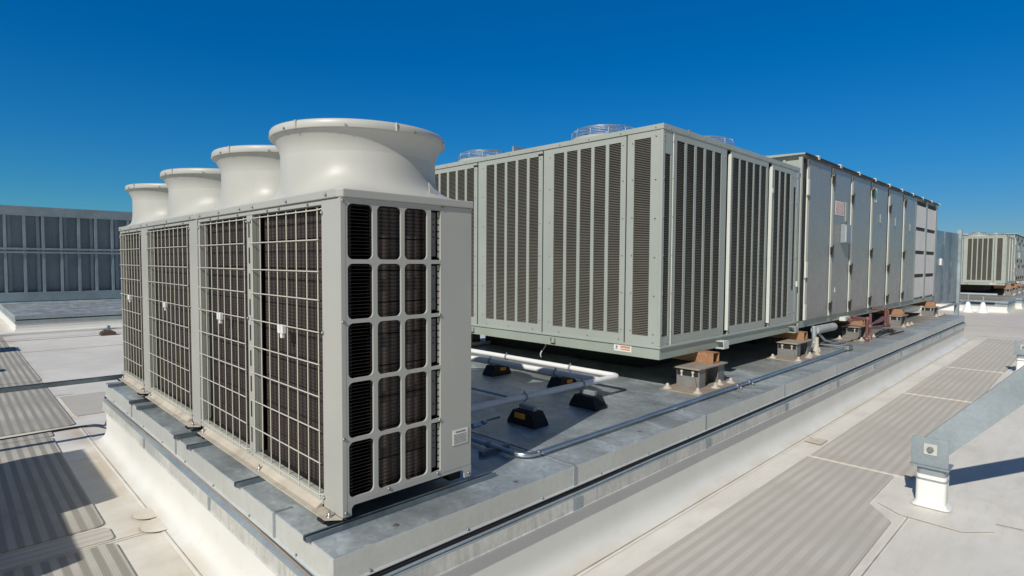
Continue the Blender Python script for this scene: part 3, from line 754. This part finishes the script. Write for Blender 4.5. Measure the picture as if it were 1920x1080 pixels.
        for k in range(5):
            a = 2*math.pi*k/5; c, s__ = math.cos(a), math.sin(a); c2, s2 = math.cos(a+.6), math.sin(a+.6)
            v = [(cx+.09*c, cy+.09*s__, 2.80), (cx+.37*c, cy+.37*s__, 2.79), (cx+.37*c2, cy+.37*s2, 2.86), (cx+.09*c2, cy+.09*s2, 2.85)]
            fb.add(v+[(p[0], p[1], p[2]-.004) for p in v], [(0,1,2,3),(7,6,5,4),(0,4,5,1),(1,5,6,2),(2,6,7,3),(3,7,4,0)])
        fb.build("fan_blade", 'recess', f)
    ey = MB(); ey.tube([(6.0,3.28,2.755),(6.0,3.28,2.80),(6.02,3.28,2.83),(6.05,3.28,2.84),(6.08,3.28,2.83),(6.10,3.28,2.80),(6.10,3.28,2.755)], .011, 8); ey.build("lifting_eye", 'galvplain', u)
    jb = MB(); jb.box(5.25, 5.6, 5.30, 5.33, 2.757, 2.83); jb.build("roof_bracket", 'galvplain', u)
    # ---- air handling section
    AX0, AX1, AY, AZ0, AZ1 = 9.16, 19.5, RY-.002, .38, 2.965
    MB().box(AX0+.02, AX1-.01, AY+.03, RYE, .47, AZ1-.001).build("air_handler_body", 'rtu', u)
    b = MB(); b.box(AX0+.0, AX1, AY+.006, AY+.06, .365, .4695); b.box(AX1-.06, AX1, AY+.0605, RYE, .365, .4695); b.box(AX0, AX0+.05, AY+.0605, RYE, .365, .4695); b.build("air_handler_base", 'rail', u)
    rf = MB(); rf.prism([(AY-.05, 2.985), (AY-.05, 2.965), (RYE+.05, 2.965), (RYE+.05, 2.985), (5.3, 3.06)], 'x', AX0-.06, AX1+.06)
    roof = rf.build("air_handler_roof", 'rtu', u); MB().box(AX0-.06, AX1+.06, AY-.054, AY-.0505, 2.945, 2.987).build("roof_fascia", 'recess', roof)
    sm = MB()
    for i in range(10):
        x = AX0+.5+i*1.1; sm.prism([(AY-.052, 2.988), (AY-.052, 3.012), (5.3, 3.085), (RYE+.05, 3.01), (RYE+.05, 2.988), (5.3, 3.062)], 'x', x, x+.03); sm.box(x-.02, x+.06, AY-.062, AY-.0545, 2.95, 3.01)
    sm.build("roof_seam", 'strip', roof)
    # end wall ribs seen over the condenser section
    rb = MB()
    for i in range(12): rb.box(AX0+.0, AX0+.019, AY+.25+i*.36, AY+.29+i*.36, 2.5, 2.93)
    rb.build("end_wall_rib", 'rtu', u)
    MB().box(AX0-.03, AX0+.019, AY, AY+.05, .47, 2.934).build("corner_column", 'rtu', u)
    edges = [(9.40, 10.40), (10.56, 11.48), (11.65, 12.76), (12.96, 14.08), (14.32, 15.44), (15.68, 16.72)]
    hz = [2.72, 1.55, .62]
    ctr = MB(); prev = AX0+.02
    for i, (a, c) in enumerate(edges):
        d = MB().box(a, c, AY-.022, AY+.0, .475, 2.925).build("access_door", 'door', u, .006, 2)
        # pale gasket strip and dark gap at the door's left
        ws = MB().box(a-.055, a-.012, AY-.012, AY+.029, .475, 2.925).build("gasket_strip", 'strip', d)
        gp = MB().box(a-.0115, a-.0005, AY-.004, AY+.029, .475, 2.925); gp.box(a-.16, a-.056, AY+.004, AY+.029, .475, 2.925); gp.build("door_gap", 'recess', d)
        lt = MB()
        for z in ([2.72, 1.55, .62] if i % 2 else [2.5, 1.25, .6]):
            if i == 0:
                lt.box(a-.10, a-.02, AY-.04, AY-.0125, z-.12, z+.12)
            else:
                lt.box(a-.075, a-.02, AY-.035, AY-.013, z-.05, z+.07); lt.tube([(a-.07, AY-.045, z-.09), (a-.03, AY-.05, z+.10)], .012, 6)
        lt.build("door_hinge" if i in (0, 2, 4) else "door_latch", 'strip' if i == 0 else 'recess', d)
    lb = MB().box(10.66, 11.13, AY-.0255, AY-.0225, 2.17, 2.40).build("instruction_label", 'white', u)
    tx = MB()
    for q in range(6):
        x = 10.68
        while x < 11.1:
            wd = random.uniform(.02, .06); tx.box(x, min(x+wd, 11.11), AY-.027, AY-.0258, 2.19+q*.034, 2.19+q*.034+.02); x += wd+.012
    tx.build("label_print", 'pinkink', lb)
    eb = MB().box(10.97, 11.30, AY-.10, AY-.0225, 1.70, 2.02).build("electrical_box", 'galvplain', u, .006)
    MB().box(10.975, 11.02, AY-.108, AY-.101, 1.72, 2.0).build("box_door_edge", 'strip', eb)
    MB().box(11.2, 11.3, AY-.034, AY-.0225, 2.08, 2.42).build("disconnect_plate", 'rail', u)
    em = MB().box(12.98, 13.22, AY-.0255, AY-.0225, 2.56, 2.84).build("emblem_plate", 'white', u)
    MB().add([(13.10+.10*math.cos(k*math.pi/10), AY-.0265, 2.70+.11*math.sin(k*math.pi/10)) for k in range(20)], [tuple(range(20))]).build("round_emblem", 'teal', em)
    for x, z in ((13.5, 2.26), (14.75, 2.26), (16.15, 2.20)):
        h = MB(); h.box(x-.03, x+.03, AY-.045, AY-.0225, z-.09, z+.09); h.build("door_handle", 'galvplain', u, .004)
    wl = MB().prism([(10.72,.86),(10.80,.86),(10.76,.94)], 'y', AY-.0255, AY-.0225); wl.build("warning_triangle", 'white', u)
    MB().box(15.95, 16.25, AY-.0255, AY-.0225, .52, 1.05).build("data_plate", 'galvplain', u)
    # filter panels
    zr = [.5, 1.08, 1.66, 2.24, 2.86]
    for (a, c) in ((16.90, 17.98), (18.20, 19.28)):
        for j in range(4):
            p = MB(); p.box(a, c, AY-.014, AY+.0, zr[j]+.02, zr[j+1]-.07); q_ = p.build("filter_panel", 'filter', u, .004)
            MB().box(a, c, AY-.002, AY+.029, zr[j+1]-.069, zr[j+1]+.019 if j < 3 else 2.90).build("dark_rail", 'recess', q_)
    fr = MB(); fr.box(16.74, 16.895, AY-.018, AY+.029, .475, 2.93); fr.box(17.985, 18.195, AY-.018, AY+.029, .475, 2.93); fr.box(19.285, AX1, AY-.018, AY+.029, .475, 2.934)
    fr.build("filter_frame", 'rtu', u)
    bxl = MB(); bxl.box(11.16, 11.46, AY-.09, AY+.005, .345, .415); bxl.build("lifting_lug", 'strip', u)
    return u
rtu = build_rtu("huge grey-green rooftop unit on the near curb, louvered end and long row of doors")
far = copy_tree(rtu); far.location = Vector(rtu.location)+Vector((31.28, -.08, 0))
far['label'] = "distant grey-green rooftop unit at the right edge of the photo, beyond the duct"

# ---------------------------------------------------------------- isolator stands
GI = "rusty steel isolator stands under the rooftop units"
def stand(label):
    x0, y0 = 5.375, 2.745
    u = thing("isolator_stand", (x0+.4, y0+.25, 0), label, "isolator stand", GI)
    MB().box(x0, x0+.88, y0, y0+.46, .001, .013).build("base_plate", 'rustplate', u, .002)
    hs_ = MB(); hs_.box(x0+.28, x0+.292, y0+.155, y0+.42, .0135, .205)
    hs_.box(x0+.2925, x0+.42, y0+.155, y0+.165, .0135, .205); hs_.box(x0+.73, x0+.89, y0+.165, y0+.175, .0135, .205); hs_.box(x0+.74, x0+.752, y0+.176, y0+.42, .0135, .205)
    hs_.build("housing", 'steel', u, .002)
    MB().prism([(y0+.17,.014),(y0+.40,.014),(y0+.36,.13),(y0+.20,.13)], 'x', x0+.262, x0+.2795).build("gusset_plate", 'steel', u)
    sp = MB(); pts = []
    for k in range(60): a = k*.75; pts.append((x0+.57+.05*math.cos(a), y0+.27+.05*math.sin(a), .03+.16*k/60))
    sp.tube(pts, .009, 6); sp.build("spring", 'rust', u)
    MB().box(x0+.245, x0+.92, y0+.14, y0+.44, .2055, .222).build("top_plate", 'rustplate', u, .003)
    bm = MB(); bx = x0+.68; bm.box(bx, bx+.012, y0+.20, y0+.85, .2225, .335); bm.box(bx+.0125, bx+.15, y0+.20, y0+.85, .2225, .234); bm.box(bx+.0, bx+.15, y0+.20, y0+.85, .3355, .3395)
    bm.box(bx+.138, bx+.15, y0+.20, y0+.85, .2345, .335)
    bm.build("support_beam", 'rust', u, .003)
    bk = MB(); bk.box(x0+.272, x0+.2795, y0+.17, y0+.41, .135, .20); bk.build("bolt_bar", 'rubber', u)
    bt = MB()
    for yy in (y0+.22, y0+.35): bt.tube([(x0+.262, yy, .125), (x0+.262, yy, .19)], .010, 8); bt.tube([(x0+.262, yy, .168), (x0+.262, yy, .186)], .018, 6); bt.tube([(x0+.262, yy, .13), (x0+.262, yy, .142)], .015, 6)
    bt.build("adjusting_bolt", 'bright', u)
    cp = MB()
    for px, py in ((.07,.06),(.45,.055),(.83,.06),(.06,.40),(.64,.10),(.83,.33)):
        cp.lathe((x0+px, y0+py, .0135), [(.05,0),(.042,.012),(.022,.022),(.018,.045),(.010,.055),(0,.056)], 10)
    cp.build("anchor_cap", 'boltcap', u)
    return u
s0 = stand("nearest rusty isolator stand, with orange rusty beam, under the near corner of the big unit")
labs = ["second rusty isolator stand from the near corner, where the louvered section ends", "isolator stand just behind the red oxide gas pipes", "fourth isolator stand, right of the red gas pipes", "isolator stand at the far end of the near curb, beside the round white pipe"]
for x, lb in zip((8.217, 11.242, 14.368, 17.978), labs):
    c = copy_tree(s0); c.location.x += x-5.375; c['label'] = lb
for i, (x, y, lb) in enumerate(((5.40, 7.35, "isolator stand in deep shade under the back left edge of the big unit"), (8.2, 7.3, "shaded isolator stand under the back of the big unit, behind the second front stand"))):
    c = copy_tree(s0); c.location += Vector((x-5.375, y-2.745-.4, 0)); c['label'] = lb
for i, (x, lb) in enumerate(((5.375, "stand in shade under the near corner of the distant unit"), (8.217, "isolator stand under the distant unit, second from its near corner"), (11.242, "stand under the distant unit at the right edge of the photo"))):
    c = copy_tree(s0); c.location += Vector((x-5.375+31.28, -.08, -.155)); c.scale = (1, 1, 1.45); c['label'] = lb

# ---------------------------------------------------------------- white pipes and rubber blocks
t = thing("refrigerant_pipe", (4.0, 3.4, 0), "pair of white insulated pipes turning a corner beside the nearest beige unit", "pipe")
MB().tube(bend([(2.3, 3.43, .185), (4.86, 3.375, .185), (4.85, 8.2, .185)], .06, 6), .029, 14).build("outer_pipe", 'pvc', t)
MB().tube(bend([(2.3, 5.42, .165), (4.55, 5.38, .165), (4.60, 5.2, .165), (4.615, 3.40, .17)], .09, 6), .029, 14).build("inner_pipe", 'pvc', t)
cl = MB()
for p, d in (((3.52,3.405,.185),'x'),((4.29,3.388,.185),'x'),((4.853,4.0,.185),'y'),((4.608,4.0,.168),'y'),((4.851,5.0,.185),'y'),((4.60,5.02,.165),'y')):
    c = Vector(p); a = Vector((1,0,0)) if d == 'x' else Vector((0,1,0))
    cl.tube([c-a*.012, c+a*.012], .034, 12); cl.box(c.x-.006, c.x+.006, c.y-.006, c.y+.006, c.z-.045, c.z+.052)
cl.build("pipe_clamp", 'galvplain', t)
def block(cx, cy, long_ax, label, L=.32, Wd=.18, mark=True):
    u = thing("rubber_support_block", (cx, cy, 0), label, "support block", "black rubber blocks under the pipes")
    a, b = L/2, Wd/2
    prof = [(-a, .001), (a, .001), (a-.01, .04), (a-.055, .116), (-a+.055, .116), (-a+.01, .035)]
    v = []
    for s_, k in ((-1, 1), (1, 1)):
        for (p, z) in prof:
            q = b*(1-.18*(z/.116)); v.append((cx+s_*q, cy+p, z) if long_ax == 'y' else (cx+p, cy+s_*q, z))
    m_ = MB().add(v, [(0,1,2,3,4,5)[::-1], (6,7,8,9,10,11)]+[(i, (i+1) % 6, (i+1) % 6+6, i+6) for i in range(6)])
    m_.build("rubber_base", 'rubber', u, .006, 2)
    st = MB(); e = a-.075
    if long_ax == 'y': st.box(cx-.0205, cx+.0205, cy-e, cy+e, .1165, .156)
    else: st.box(cx-e, cx+e, cy-.0205, cy+.0205, .1165, .156)
    st.build("strut_piece", 'galvplain', u, .003)
    if not mark: return
    og = MB()
    if long_ax == 'y':
        for z0, z1, y0, y1 in ((.055, .10, -.045, .075),):
            f = lambda z: b*(1-.18*(z/.116))+.0012
            og.add([(cx-f(z0), cy+y0, z0), (cx-f(z0), cy+y1, z0), (cx-f(z1), cy+y1, z1), (cx-f(z1), cy+y0, z1)], [(0,1,2,3)[::-1]])
    else:
        f = lambda z: b*(1-.18*(z/.116))+.0012; z0, z1 = .055, .09
        og.add([(cx-.02, cy-f(z0), z0), (cx+.07, cy-f(z0), z0), (cx+.07, cy-f(z1), z1), (cx-.02, cy-f(z1), z1)], [(0,1,2,3)])
    og.build("orange_marker", 'orange', u)
block(3.42, 3.27, 'y', "black rubber block nearest the beige unit, with an orange mark")
block(4.23, 3.27, 'y', "black rubber block without visible mark, below the corner of the white pipes", mark=False)
block(4.67, 4.98, 'x', "black rubber block with orange mark under both white pipes, farthest back")
block(4.70, 3.98, 'x', "black rubber block partly hidden behind the front white pipe")
tube_thing("stub_pipe", [(2.3,3.40,.06),(3.24,3.425,.06)], .012, 'emt', "short grey pipe stub with couplings ending at the nearest rubber block", "pipe")
o = MB(); o.tube([(2.9,3.372,.06),(2.98,3.376,.06)], .022, 8); o.tube([(3.02,3.38,.06),(3.05,3.385,.06)], .018, 8); tag(o.build("pipe_coupling", 'emt'), "dark pipe coupling on the short grey pipe stub", "coupling")
tube_thing("stub_conduit", [(3.82,6.0,.035),(3.86,3.98,.035)], .013, 'emt', "thin conduit lying in shade between the white pipes and the beige unit", "conduit")
o = MB().box(2.60, 2.86, 2.915, 2.955, .001, .035); tag(o.build("strut_piece", 'strut'), "short dark strut piece in shade under the bent conduit", "strut")
# EMT conduit
u = thing("steel_conduit", (2.8, 2.7, 0), "shiny bent steel conduit running along the curb top beside the rusty stands", "conduit")
MB().tube(bend([(2.735, 6.2, .034), (2.74, 2.64, .034), (9.85, 2.64, .034)], .13, 8), .0175, 12).build("conduit_run", 'emt', u)
cb = MB()
for x in (6.0, 6.3): cb.tube([(x-.025, 2.64, .034), (x+.025, 2.64, .034)], .025, 12); cb.box(x-.012, x+.012, 2.585, 2.70, .001, .01); cb.dot((x, 2.60, .012), .012, 'z', .014)
cb.tube([(2.738, 2.99, .034), (2.738, 3.02, .034)], .023, 10); cb.tube([(2.86,2.64,.034),(2.88,2.64,.034)], .021, 10)
cb.build("conduit_coupling", 'bolt', u)
lbx = MB(); lbx.box(9.82, 10.05, 2.60, 2.69, .012, .085); lbx.build("conduit_body", 'bolt', u, .015, 3)
MB().tube([(10.0, 2.69, .05), (10.02, 3.3, .05), (9.9, 4.0, .05)], .016, 10).build("conduit_branch", 'emt', u)
# condensate trap and loop under the unit
u = thing("drain_trap", (9.9, 3.2, 0), "grey plastic drain trap and pipe stub under the unit beside the second stand", "drain pipe")
MB().tube([(9.7, 3.05, .30), (10.6, 3.05, .29)], [.065, .065], 14).build("drain_pipe", simple("grey_pvc", (.42, .43, .42), .4), u)
MB().tube(bend([(9.55, 3.02, .38), (9.52, 3.0, .08), (9.3, 3.0, .06)], .08), .035, 10).build("trap_leg", 'galvplain', u)
MB().lathe((9.46, 2.95, .001), [(.07,0),(.06,.05),(.035,.08),(.03,.22)], 12).build("pipe_boot", 'boltcap', u)
o = MB().tube([(9.85,3.05,.24),(10.0,3.0,.12),(10.3,2.97,.05),(10.7,2.94,.025),(10.9,2.95,.02)], .02, 8); tag(o.build("flexible_hose", 'galvplain'), "grey flexible hose curving from the drain trap down onto the curb top", "hose")
# gas pipes
u = thing("gas_pipe", (11.6, 2.78, 0), "dark red gas pipes with risers and elbows before the third isolator stand", "gas pipe")
g_ = MB()
g_.tube(bend([(11.65, 3.2, .39), (11.35, 2.74, .39), (11.38, 2.74, .02)], .05), .024, 10)
g_.tube([(11.72, 2.78, .02), (11.72, 2.78, .46)], .024, 10); g_.tube([(10.62, 2.82, .415), (11.35, 2.75, .385)], .019, 10)
g_.tube([(11.72, 2.78, .21), (13.4, 2.85, .12)], .024, 10); g_.tube([(11.72, 2.78, .26), (12.5, 2.84, .26), (13.1, 2.9, .30)], .022, 10)
g_.tube([(13.1, 2.85, .15), (13.1, 2.85, .49)], .024, 10); g_.tube([(13.3, 2.85, .16), (13.3, 2.85, .42)], .020, 10); g_.tube([(13.3, 2.85, .42), (13.1, 3.3, .48)], .02, 8)
g_.tube([(12.4,2.84,.25),(12.9,2.84,.29)], .035, 8)
g_.build("pipe_run", 'gas', u)
v_ = MB()
for p in ((11.38,2.74,.04),(11.72,2.78,.04),(11.38,2.74,.39),(13.1,2.85,.15),(11.72,2.78,.23),(13.35,2.85,.13),(10.66,2.82,.41)): v_.lathe(p, [(0,-.035),(.036,-.03),(.04,0),(.036,.03),(0,.035)], 10)
v_.build("pipe_fitting", simple("red_oxide_fitting", (.20, .10, .09), .5, .2), u)
b_ = MB(); b_.tube([(11.9,2.72,.03),(12.5,2.70,.06),(13.3,2.72,.03)], .012, 6); b_.tube([(12.6,2.66,.02),(13.5,2.62,.02)], .01, 6); b_.lathe((13.2,2.78,.04), [(0,-.035),(.05,-.03),(.05,.03),(0,.035)], 10); b_.build("pipe_bracket", 'rubber', u)
# big round duct in shade under the far part
o = MB().tube([(18.6, 3.95, .04), (21.4, 3.9, .04)], .17, 18); tag(o.build("round_duct", 'pvc'), "large white round pipe lying in blue shade between the last two isolator stands", "pipe")
o = MB().tube([(9.0,6.9,.03),(5.2,6.9,.03),(3.0,6.9,.03)], .03, 10); tag(o.build("white_drain_line", 'pvc'), "white pipe lying in shade behind the big unit, seen under its base", "pipe")
o = MB().tube([(5.0+.05*math.sin(k*.5)+.4, 4.9, .36-.02*k) for k in range(12)], .008, 6); tag(o.build("hanging_cable", 'strip'), "thin pale cable hanging below the base of the big unit", "cable")

# ---------------------------------------------------------------- brace posts of the screen wall (right foreground)
def brace(label):
    x, y = 5.66, .885
    u = thing("brace_post", (x, y, ZR), label, "brace post", "white posts carrying galvanised diagonal braces")
    ps = MB(); r = .04; pts = rr(x, x+.17, y-.11, y+.095, .035)
    ps.prism(pts, 'z', ZR+.03, -.375); ps.build("wrapped_post", 'whitepost', u)
    bs = MB()
    for k, (e, z) in enumerate(((.05, ZR+.0165), (.02, ZR+.03), (.0, ZR+.05))):
        bs.add([(p[0]+(p[0]-x-.085)*e*6, p[1]+(p[1]-y)*e*6, z) for p in pts], [])
    n = len(pts); bs.f = []; bs.sm = []; bs.pc = []
    for i in range(2):
        for k in range(n): bs.f.append((i*n+k, i*n+(k+1) % n, (i+1)*n+(k+1) % n, (i+1)*n+k)); bs.sm.append(True)
    bs.build("post_boot", 'whitepost', u)
    MB().prism(rr(x-.003, x+.173, y-.113, y+.098, .037), 'z', -.42, -.405).build("post_band", 'galvplain', u)
    MB().prism(rr(x+.004, x+.166, y-.106, y+.091, .033), 'z', -.3745, -.31).build("post_top", 'galvplain', u)
    an = MB(); an.box(x-.03, x+.19, y-.13, y+.135, -.309, -.298); an.box(x-.0, x+.010, y-.12, y+.128, -.2975, -.07)
    an.build("angle_bracket", 'galvplain', u, .002)
    # diagonal channel in the YZ plane rising towards -Y
    th = R(48.8); d = Vector((0, -math.cos(th), math.sin(th))); nn = Vector((0, math.sin(th), math.cos(th)))
    c0 = Vector((0, y-.005, -.165)); Lb = 3.6; hw = .098
    def P(s_, h): p = c0+d*s_+nn*h; return (p.y, p.z)
    ch = MB(); s0_ = -.02
    ch.prism([P(s0_+.0, -hw), P(Lb, -hw), P(Lb, hw), P(s0_, hw)], 'x', x+.0125, x+.0185)
    ch.prism([P(s0_, hw), P(Lb, hw), P(Lb, hw-.006), P(s0_, hw-.006)], 'x', x+.019, x+.09); ch.prism([P(s0_, -hw), P(Lb, -hw), P(Lb, -hw+.006), P(s0_, -hw+.006)], 'x', x+.019, x+.09)
    ch.build("diagonal_channel", 'galvplain', u)
    wsh = MB().box(x-.006, x-.0005, y-.045, y+.045, -.205, -.115).build("square_washer", 'galvcap', u, .002)
    bo = MB().tube([(x-.006, y, -.16), (x-.016, y, -.16)], .026, 6, True, False); bo.tube([(x-.016, y, -.16), (x-.034, y, -.16)], .013, 10); bo.build("bolt", 'bolt', u)
    return u
b0 = brace("nearest white brace post with bolted galvanised bracket and diagonal channel, right foreground")
b1 = copy_tree(b0); b1.location += Vector((8.35, -.02, 0)); b1['label'] = "farther white brace post, cut by the right edge of the photo"

# ---------------------------------------------------------------- left side: strut, hose, pipe
t = MB(); y = 7.68; t.box(-1.3, 1.55, y-.04, y+.04, .002, .006); t.box(-1.3, 1.55, y-.04, y-.034, .0062, .045); t.box(-1.3, 1.55, y+.034, y+.04, .0062, .045)
tag(t.build("bridging_strut", 'strut'), "long blue-grey strut channel bridging from the curb end across the roof to the left", "strut channel")
HOSE = [(-2.0,8.33,ZR+.015),(.39,8.34,ZR+.015),(1.02,8.38,ZR+.015),(1.22,8.33,ZR+.02),(1.275,7.98,-.58),(1.245,7.62,-.40),(1.225,7.56,-.30),(1.215,7.548,-.14)]
tube_thing("black_hose", HOSE, .012, 'cable', "black hose crossing the roof at left and climbing the end of the curb", "hose", bendr=.1)
u = thing("roof_pipe", (0, 18.3, ZR), "long white pipe crossing the roof at far left on a small block", "pipe")
MB().tube([(-8, 18.32, -.465), (9, 18.28, -.455)], .05, 12).build("pipe_run", 'pvc', u)
o = MB(); o.prism([(2.86, ZR+.001), (3.2, ZR+.001), (3.19, ZR+.08), (3.10, ZR+.13), (2.97, ZR+.13), (2.87, ZR+.08)], 'y', 18.15, 18.42); tag(o.build("pipe_block", simple("brown_block", (.10, .07, .05), .7)), "small brown wooden-looking block under the long white pipe at far left", "support block")
o = MB(); o.box(3.0, 3.07, 18.22, 18.36, -.519, -.50); o.tube([(3.03, 18.25, -.50), (3.03, 18.25, -.38)], .012, 6); o.tube([(3.0,18.3,-.46),(3.07,18.3,-.46)], .06, 12); tag(o.build("pipe_strap", 'galvplain'), "steel pipe strap above the brown block on the long white pipe", "pipe strap")

# ---------------------------------------------------------------- far curbs
def far_curb(x0, x1, y0, y1, zt, label):
    u = thing("equipment_curb", (x0, y0, ZR), label, "equipment curb")
    MB().box(x0, x1, y0, y1, zt-.02, zt).build("metal_top", 'galv', u, .004)
    ring([(0,zt-.003),(.002,zt-.005),(.002,zt-.09),(.014,zt-.10),(-.02,zt-.105)], x0, x1, y0, y1).build("cap_flashing", 'galvplain', u)
    ring([(-.02,zt-.105),(-.02,zt-.125)], x0, x1, y0, y1).build("shadow_gap", 'recess', u)
    ring([(-.02,zt-.125),(.004,zt-.14),(.006,zt-.225),(-.01,zt-.23)], x0, x1, y0, y1).build("lower_flashing", 'galvplain', u)
    ring([(-.01,zt-.23),(-.01,ZR+.1),(.02,ZR+.03),(.08,ZR+.001)], x0, x1, y0, y1).build("membrane_wall", 'wallmem', u)
    return u
far_curb(1.32, 18, 20.55, 30.5, -.2, "low far curb with metal top at upper left, in front of the screen wall")
far_curb(31.0, 34.3, 2.46, 9, -.16, "white-sided curb beneath the near end of the distant unit")
far_curb(34.5, 60, 2.25, 9, -.16, "white-sided curb at the right edge of the photo, right of the gap")

# screen wall at far left
SY = 27.0
u = thing("screen_wall", (3, SY, -.2), "dark galvanised equipment screen wall with vertical studs at the far left", "screen wall")
MB().box(-9, 14, SY, SY+.20, 2.90, 3.24).build("top_beam", 'screenframe', u, .006)
MB().box(-9, 14, SY-.01, SY+.20, -.17, .15).build("bottom_beam", 'screenframe', u, .006)
r2 = MB(); r2.box(-9, 14, SY-.06, SY-.005, 1.68, 1.75); r2.box(-9, 14, SY-.06, SY-.005, 1.56, 1.62); r2.build("middle_rail", 'screenframe', u)
MB().box(-9, 14, SY+.30, SY+.31, -.15, 3.2).build("sheet_panel", 'screen', u)
ft_ = MB()
for x in [-8+i*2.9 for i in range(8)]: ft_.box(x, x+.12, SY+.02, SY+.18, -.199, -.1705)
ft_.build("foot_plate", 'screenframe', u)
k = 0
for x in [1.54+(i-19)*.527 for i in range(43)]:
    MB().box(x-.04, x+.04, SY+.0, SY+.16, .1505, 2.8995).build("stud", 'screenframe', u); k += 1
for x in [1.66+(i-10)*.80 for i in range(26)]:
    MB().box(x-.05, x+.05, SY+.20, SY+.299, .1505, 2.8995).build("rear_stud", 'screenframe', u)
# ---------------------------------------------------------------- duct behind the unit
u = thing("air_duct", (19.7, 3.3, ZR), "tall bluish galvanised air duct at the far end of the big unit", "air duct")
d = MB(); v = [(19.62,3.3,.22),(24.6,3.3,.06),(24.6,6.5,.06),(19.62,6.5,.22),(19.62,3.3,2.33),(24.6,3.3,2.39),(24.6,6.5,2.39),(19.62,6.5,2.33)]
d.add(v, [(0,3,2,1),(4,5,6,7),(0,1,5,4),(1,2,6,5),(2,3,7,6),(3,0,4,7)]); d.build("duct_body", 'duct', u)
s_ = MB()
for x in (20.55, 21.9, 23.2): s_.box(x, x+.06, 3.262, 3.2995, .18, 2.36)
s_.build("duct_seam", 'duct', u)
e_ = MB(); e_.box(24.62, 24.8, 3.22, 3.34, .0, 2.52); e_.build("duct_flange", 'galvplain', u)
p_ = MB(); p_.box(20.5, 26.6, 3.25, 3.32, -.02, .03); p_.box(24.55, 24.75, 3.22, 3.34, ZR+.04, -.021); p_.build("support_frame", 'galvplain', u)
MB().lathe((24.65, 3.28, ZR+.001), [(.22,0),(.18,.05),(.12,.06)], 12).build("leg_boot", 'whitepost', u)
MB().box(21.35, 21.5, 3.25, 3.2985, 1.32, 1.52).build("duct_tag", 'white', u)
# white pipe support stands in front of the far curb
lbs = ("left one of two white cone-footed pipe supports before the far curb", "right one of two white cone-footed pipe supports before the far curb")
for (x, y), lb in zip(((30.45, 3.68), (30.55, 3.2)), lbs):
    u = thing("pipe_support", (x, y, ZR), lb, "pipe support", "white cone-footed pipe supports")
    MB().lathe((x, y, ZR+.001), [(.21,0),(.19,.03),(.06,.42),(.04,.44)], 14).build("cone_boot", 'whitepost', u)
    MB().tube([(x, y, -.22), (x, y, .09)], .03, 8).build("support_leg", 'galvplain', u)
tube_thing("horizontal_pipe", [(30.5, 6.5, .12),(30.5, 2.75, .12)], .05, 'galvplain', "grey pipe lying across the two white cone-footed supports by the far curb", "pipe")

# ---------------------------------------------------------------- neighbours just outside the frame on the left (they cast the shadows on the roof)
def plainbox(x0, x1, y0, y1, h, label):
    u = thing("equipment_cabinet", (x0, y0, ZR), label, "equipment cabinet")
    MB().box(x0, x1, y0, y1, ZR+.12, ZR+h).build("cabinet_body", 'rtu', u, .02, 2)
    MB().box(x0+.05, x1-.05, y0+.05, y1-.05, ZR+.001, ZR+.119).build("cabinet_base", 'strut', u)
    lv = MB()
    for q in range(14): lv.box(x1+.0005, x1+.01, y0+.1, y1-.1, ZR+.3+q*.07, ZR+.33+q*.07)
    lv.build("cabinet_louver", 'recess', u)
def caster(ex, ya, yb, h, depth, label):
    L = h/math.tan(EL); plainbox(ex-.97*L-depth, ex-.97*L, ya-.243*L, yb-.243*L, h, label)
caster(1.0, 5.69, 7.42, 2.0, .5, "tall equipment cabinet left of the frame casting the large shadow on the striped pad")
caster(.63, 4.62, 5.80, 1.7, .5, "lower equipment cabinet left of the frame beside the tall one")
caster(1.15, 16.3, 17.1, 2.4, .3, "narrow equipment cabinet far left, casting the thin far shadow")
caster(.76, 13.45, 13.75, 2.2, .3, "narrowest equipment cabinet at left, casting the small shadow near the strut")
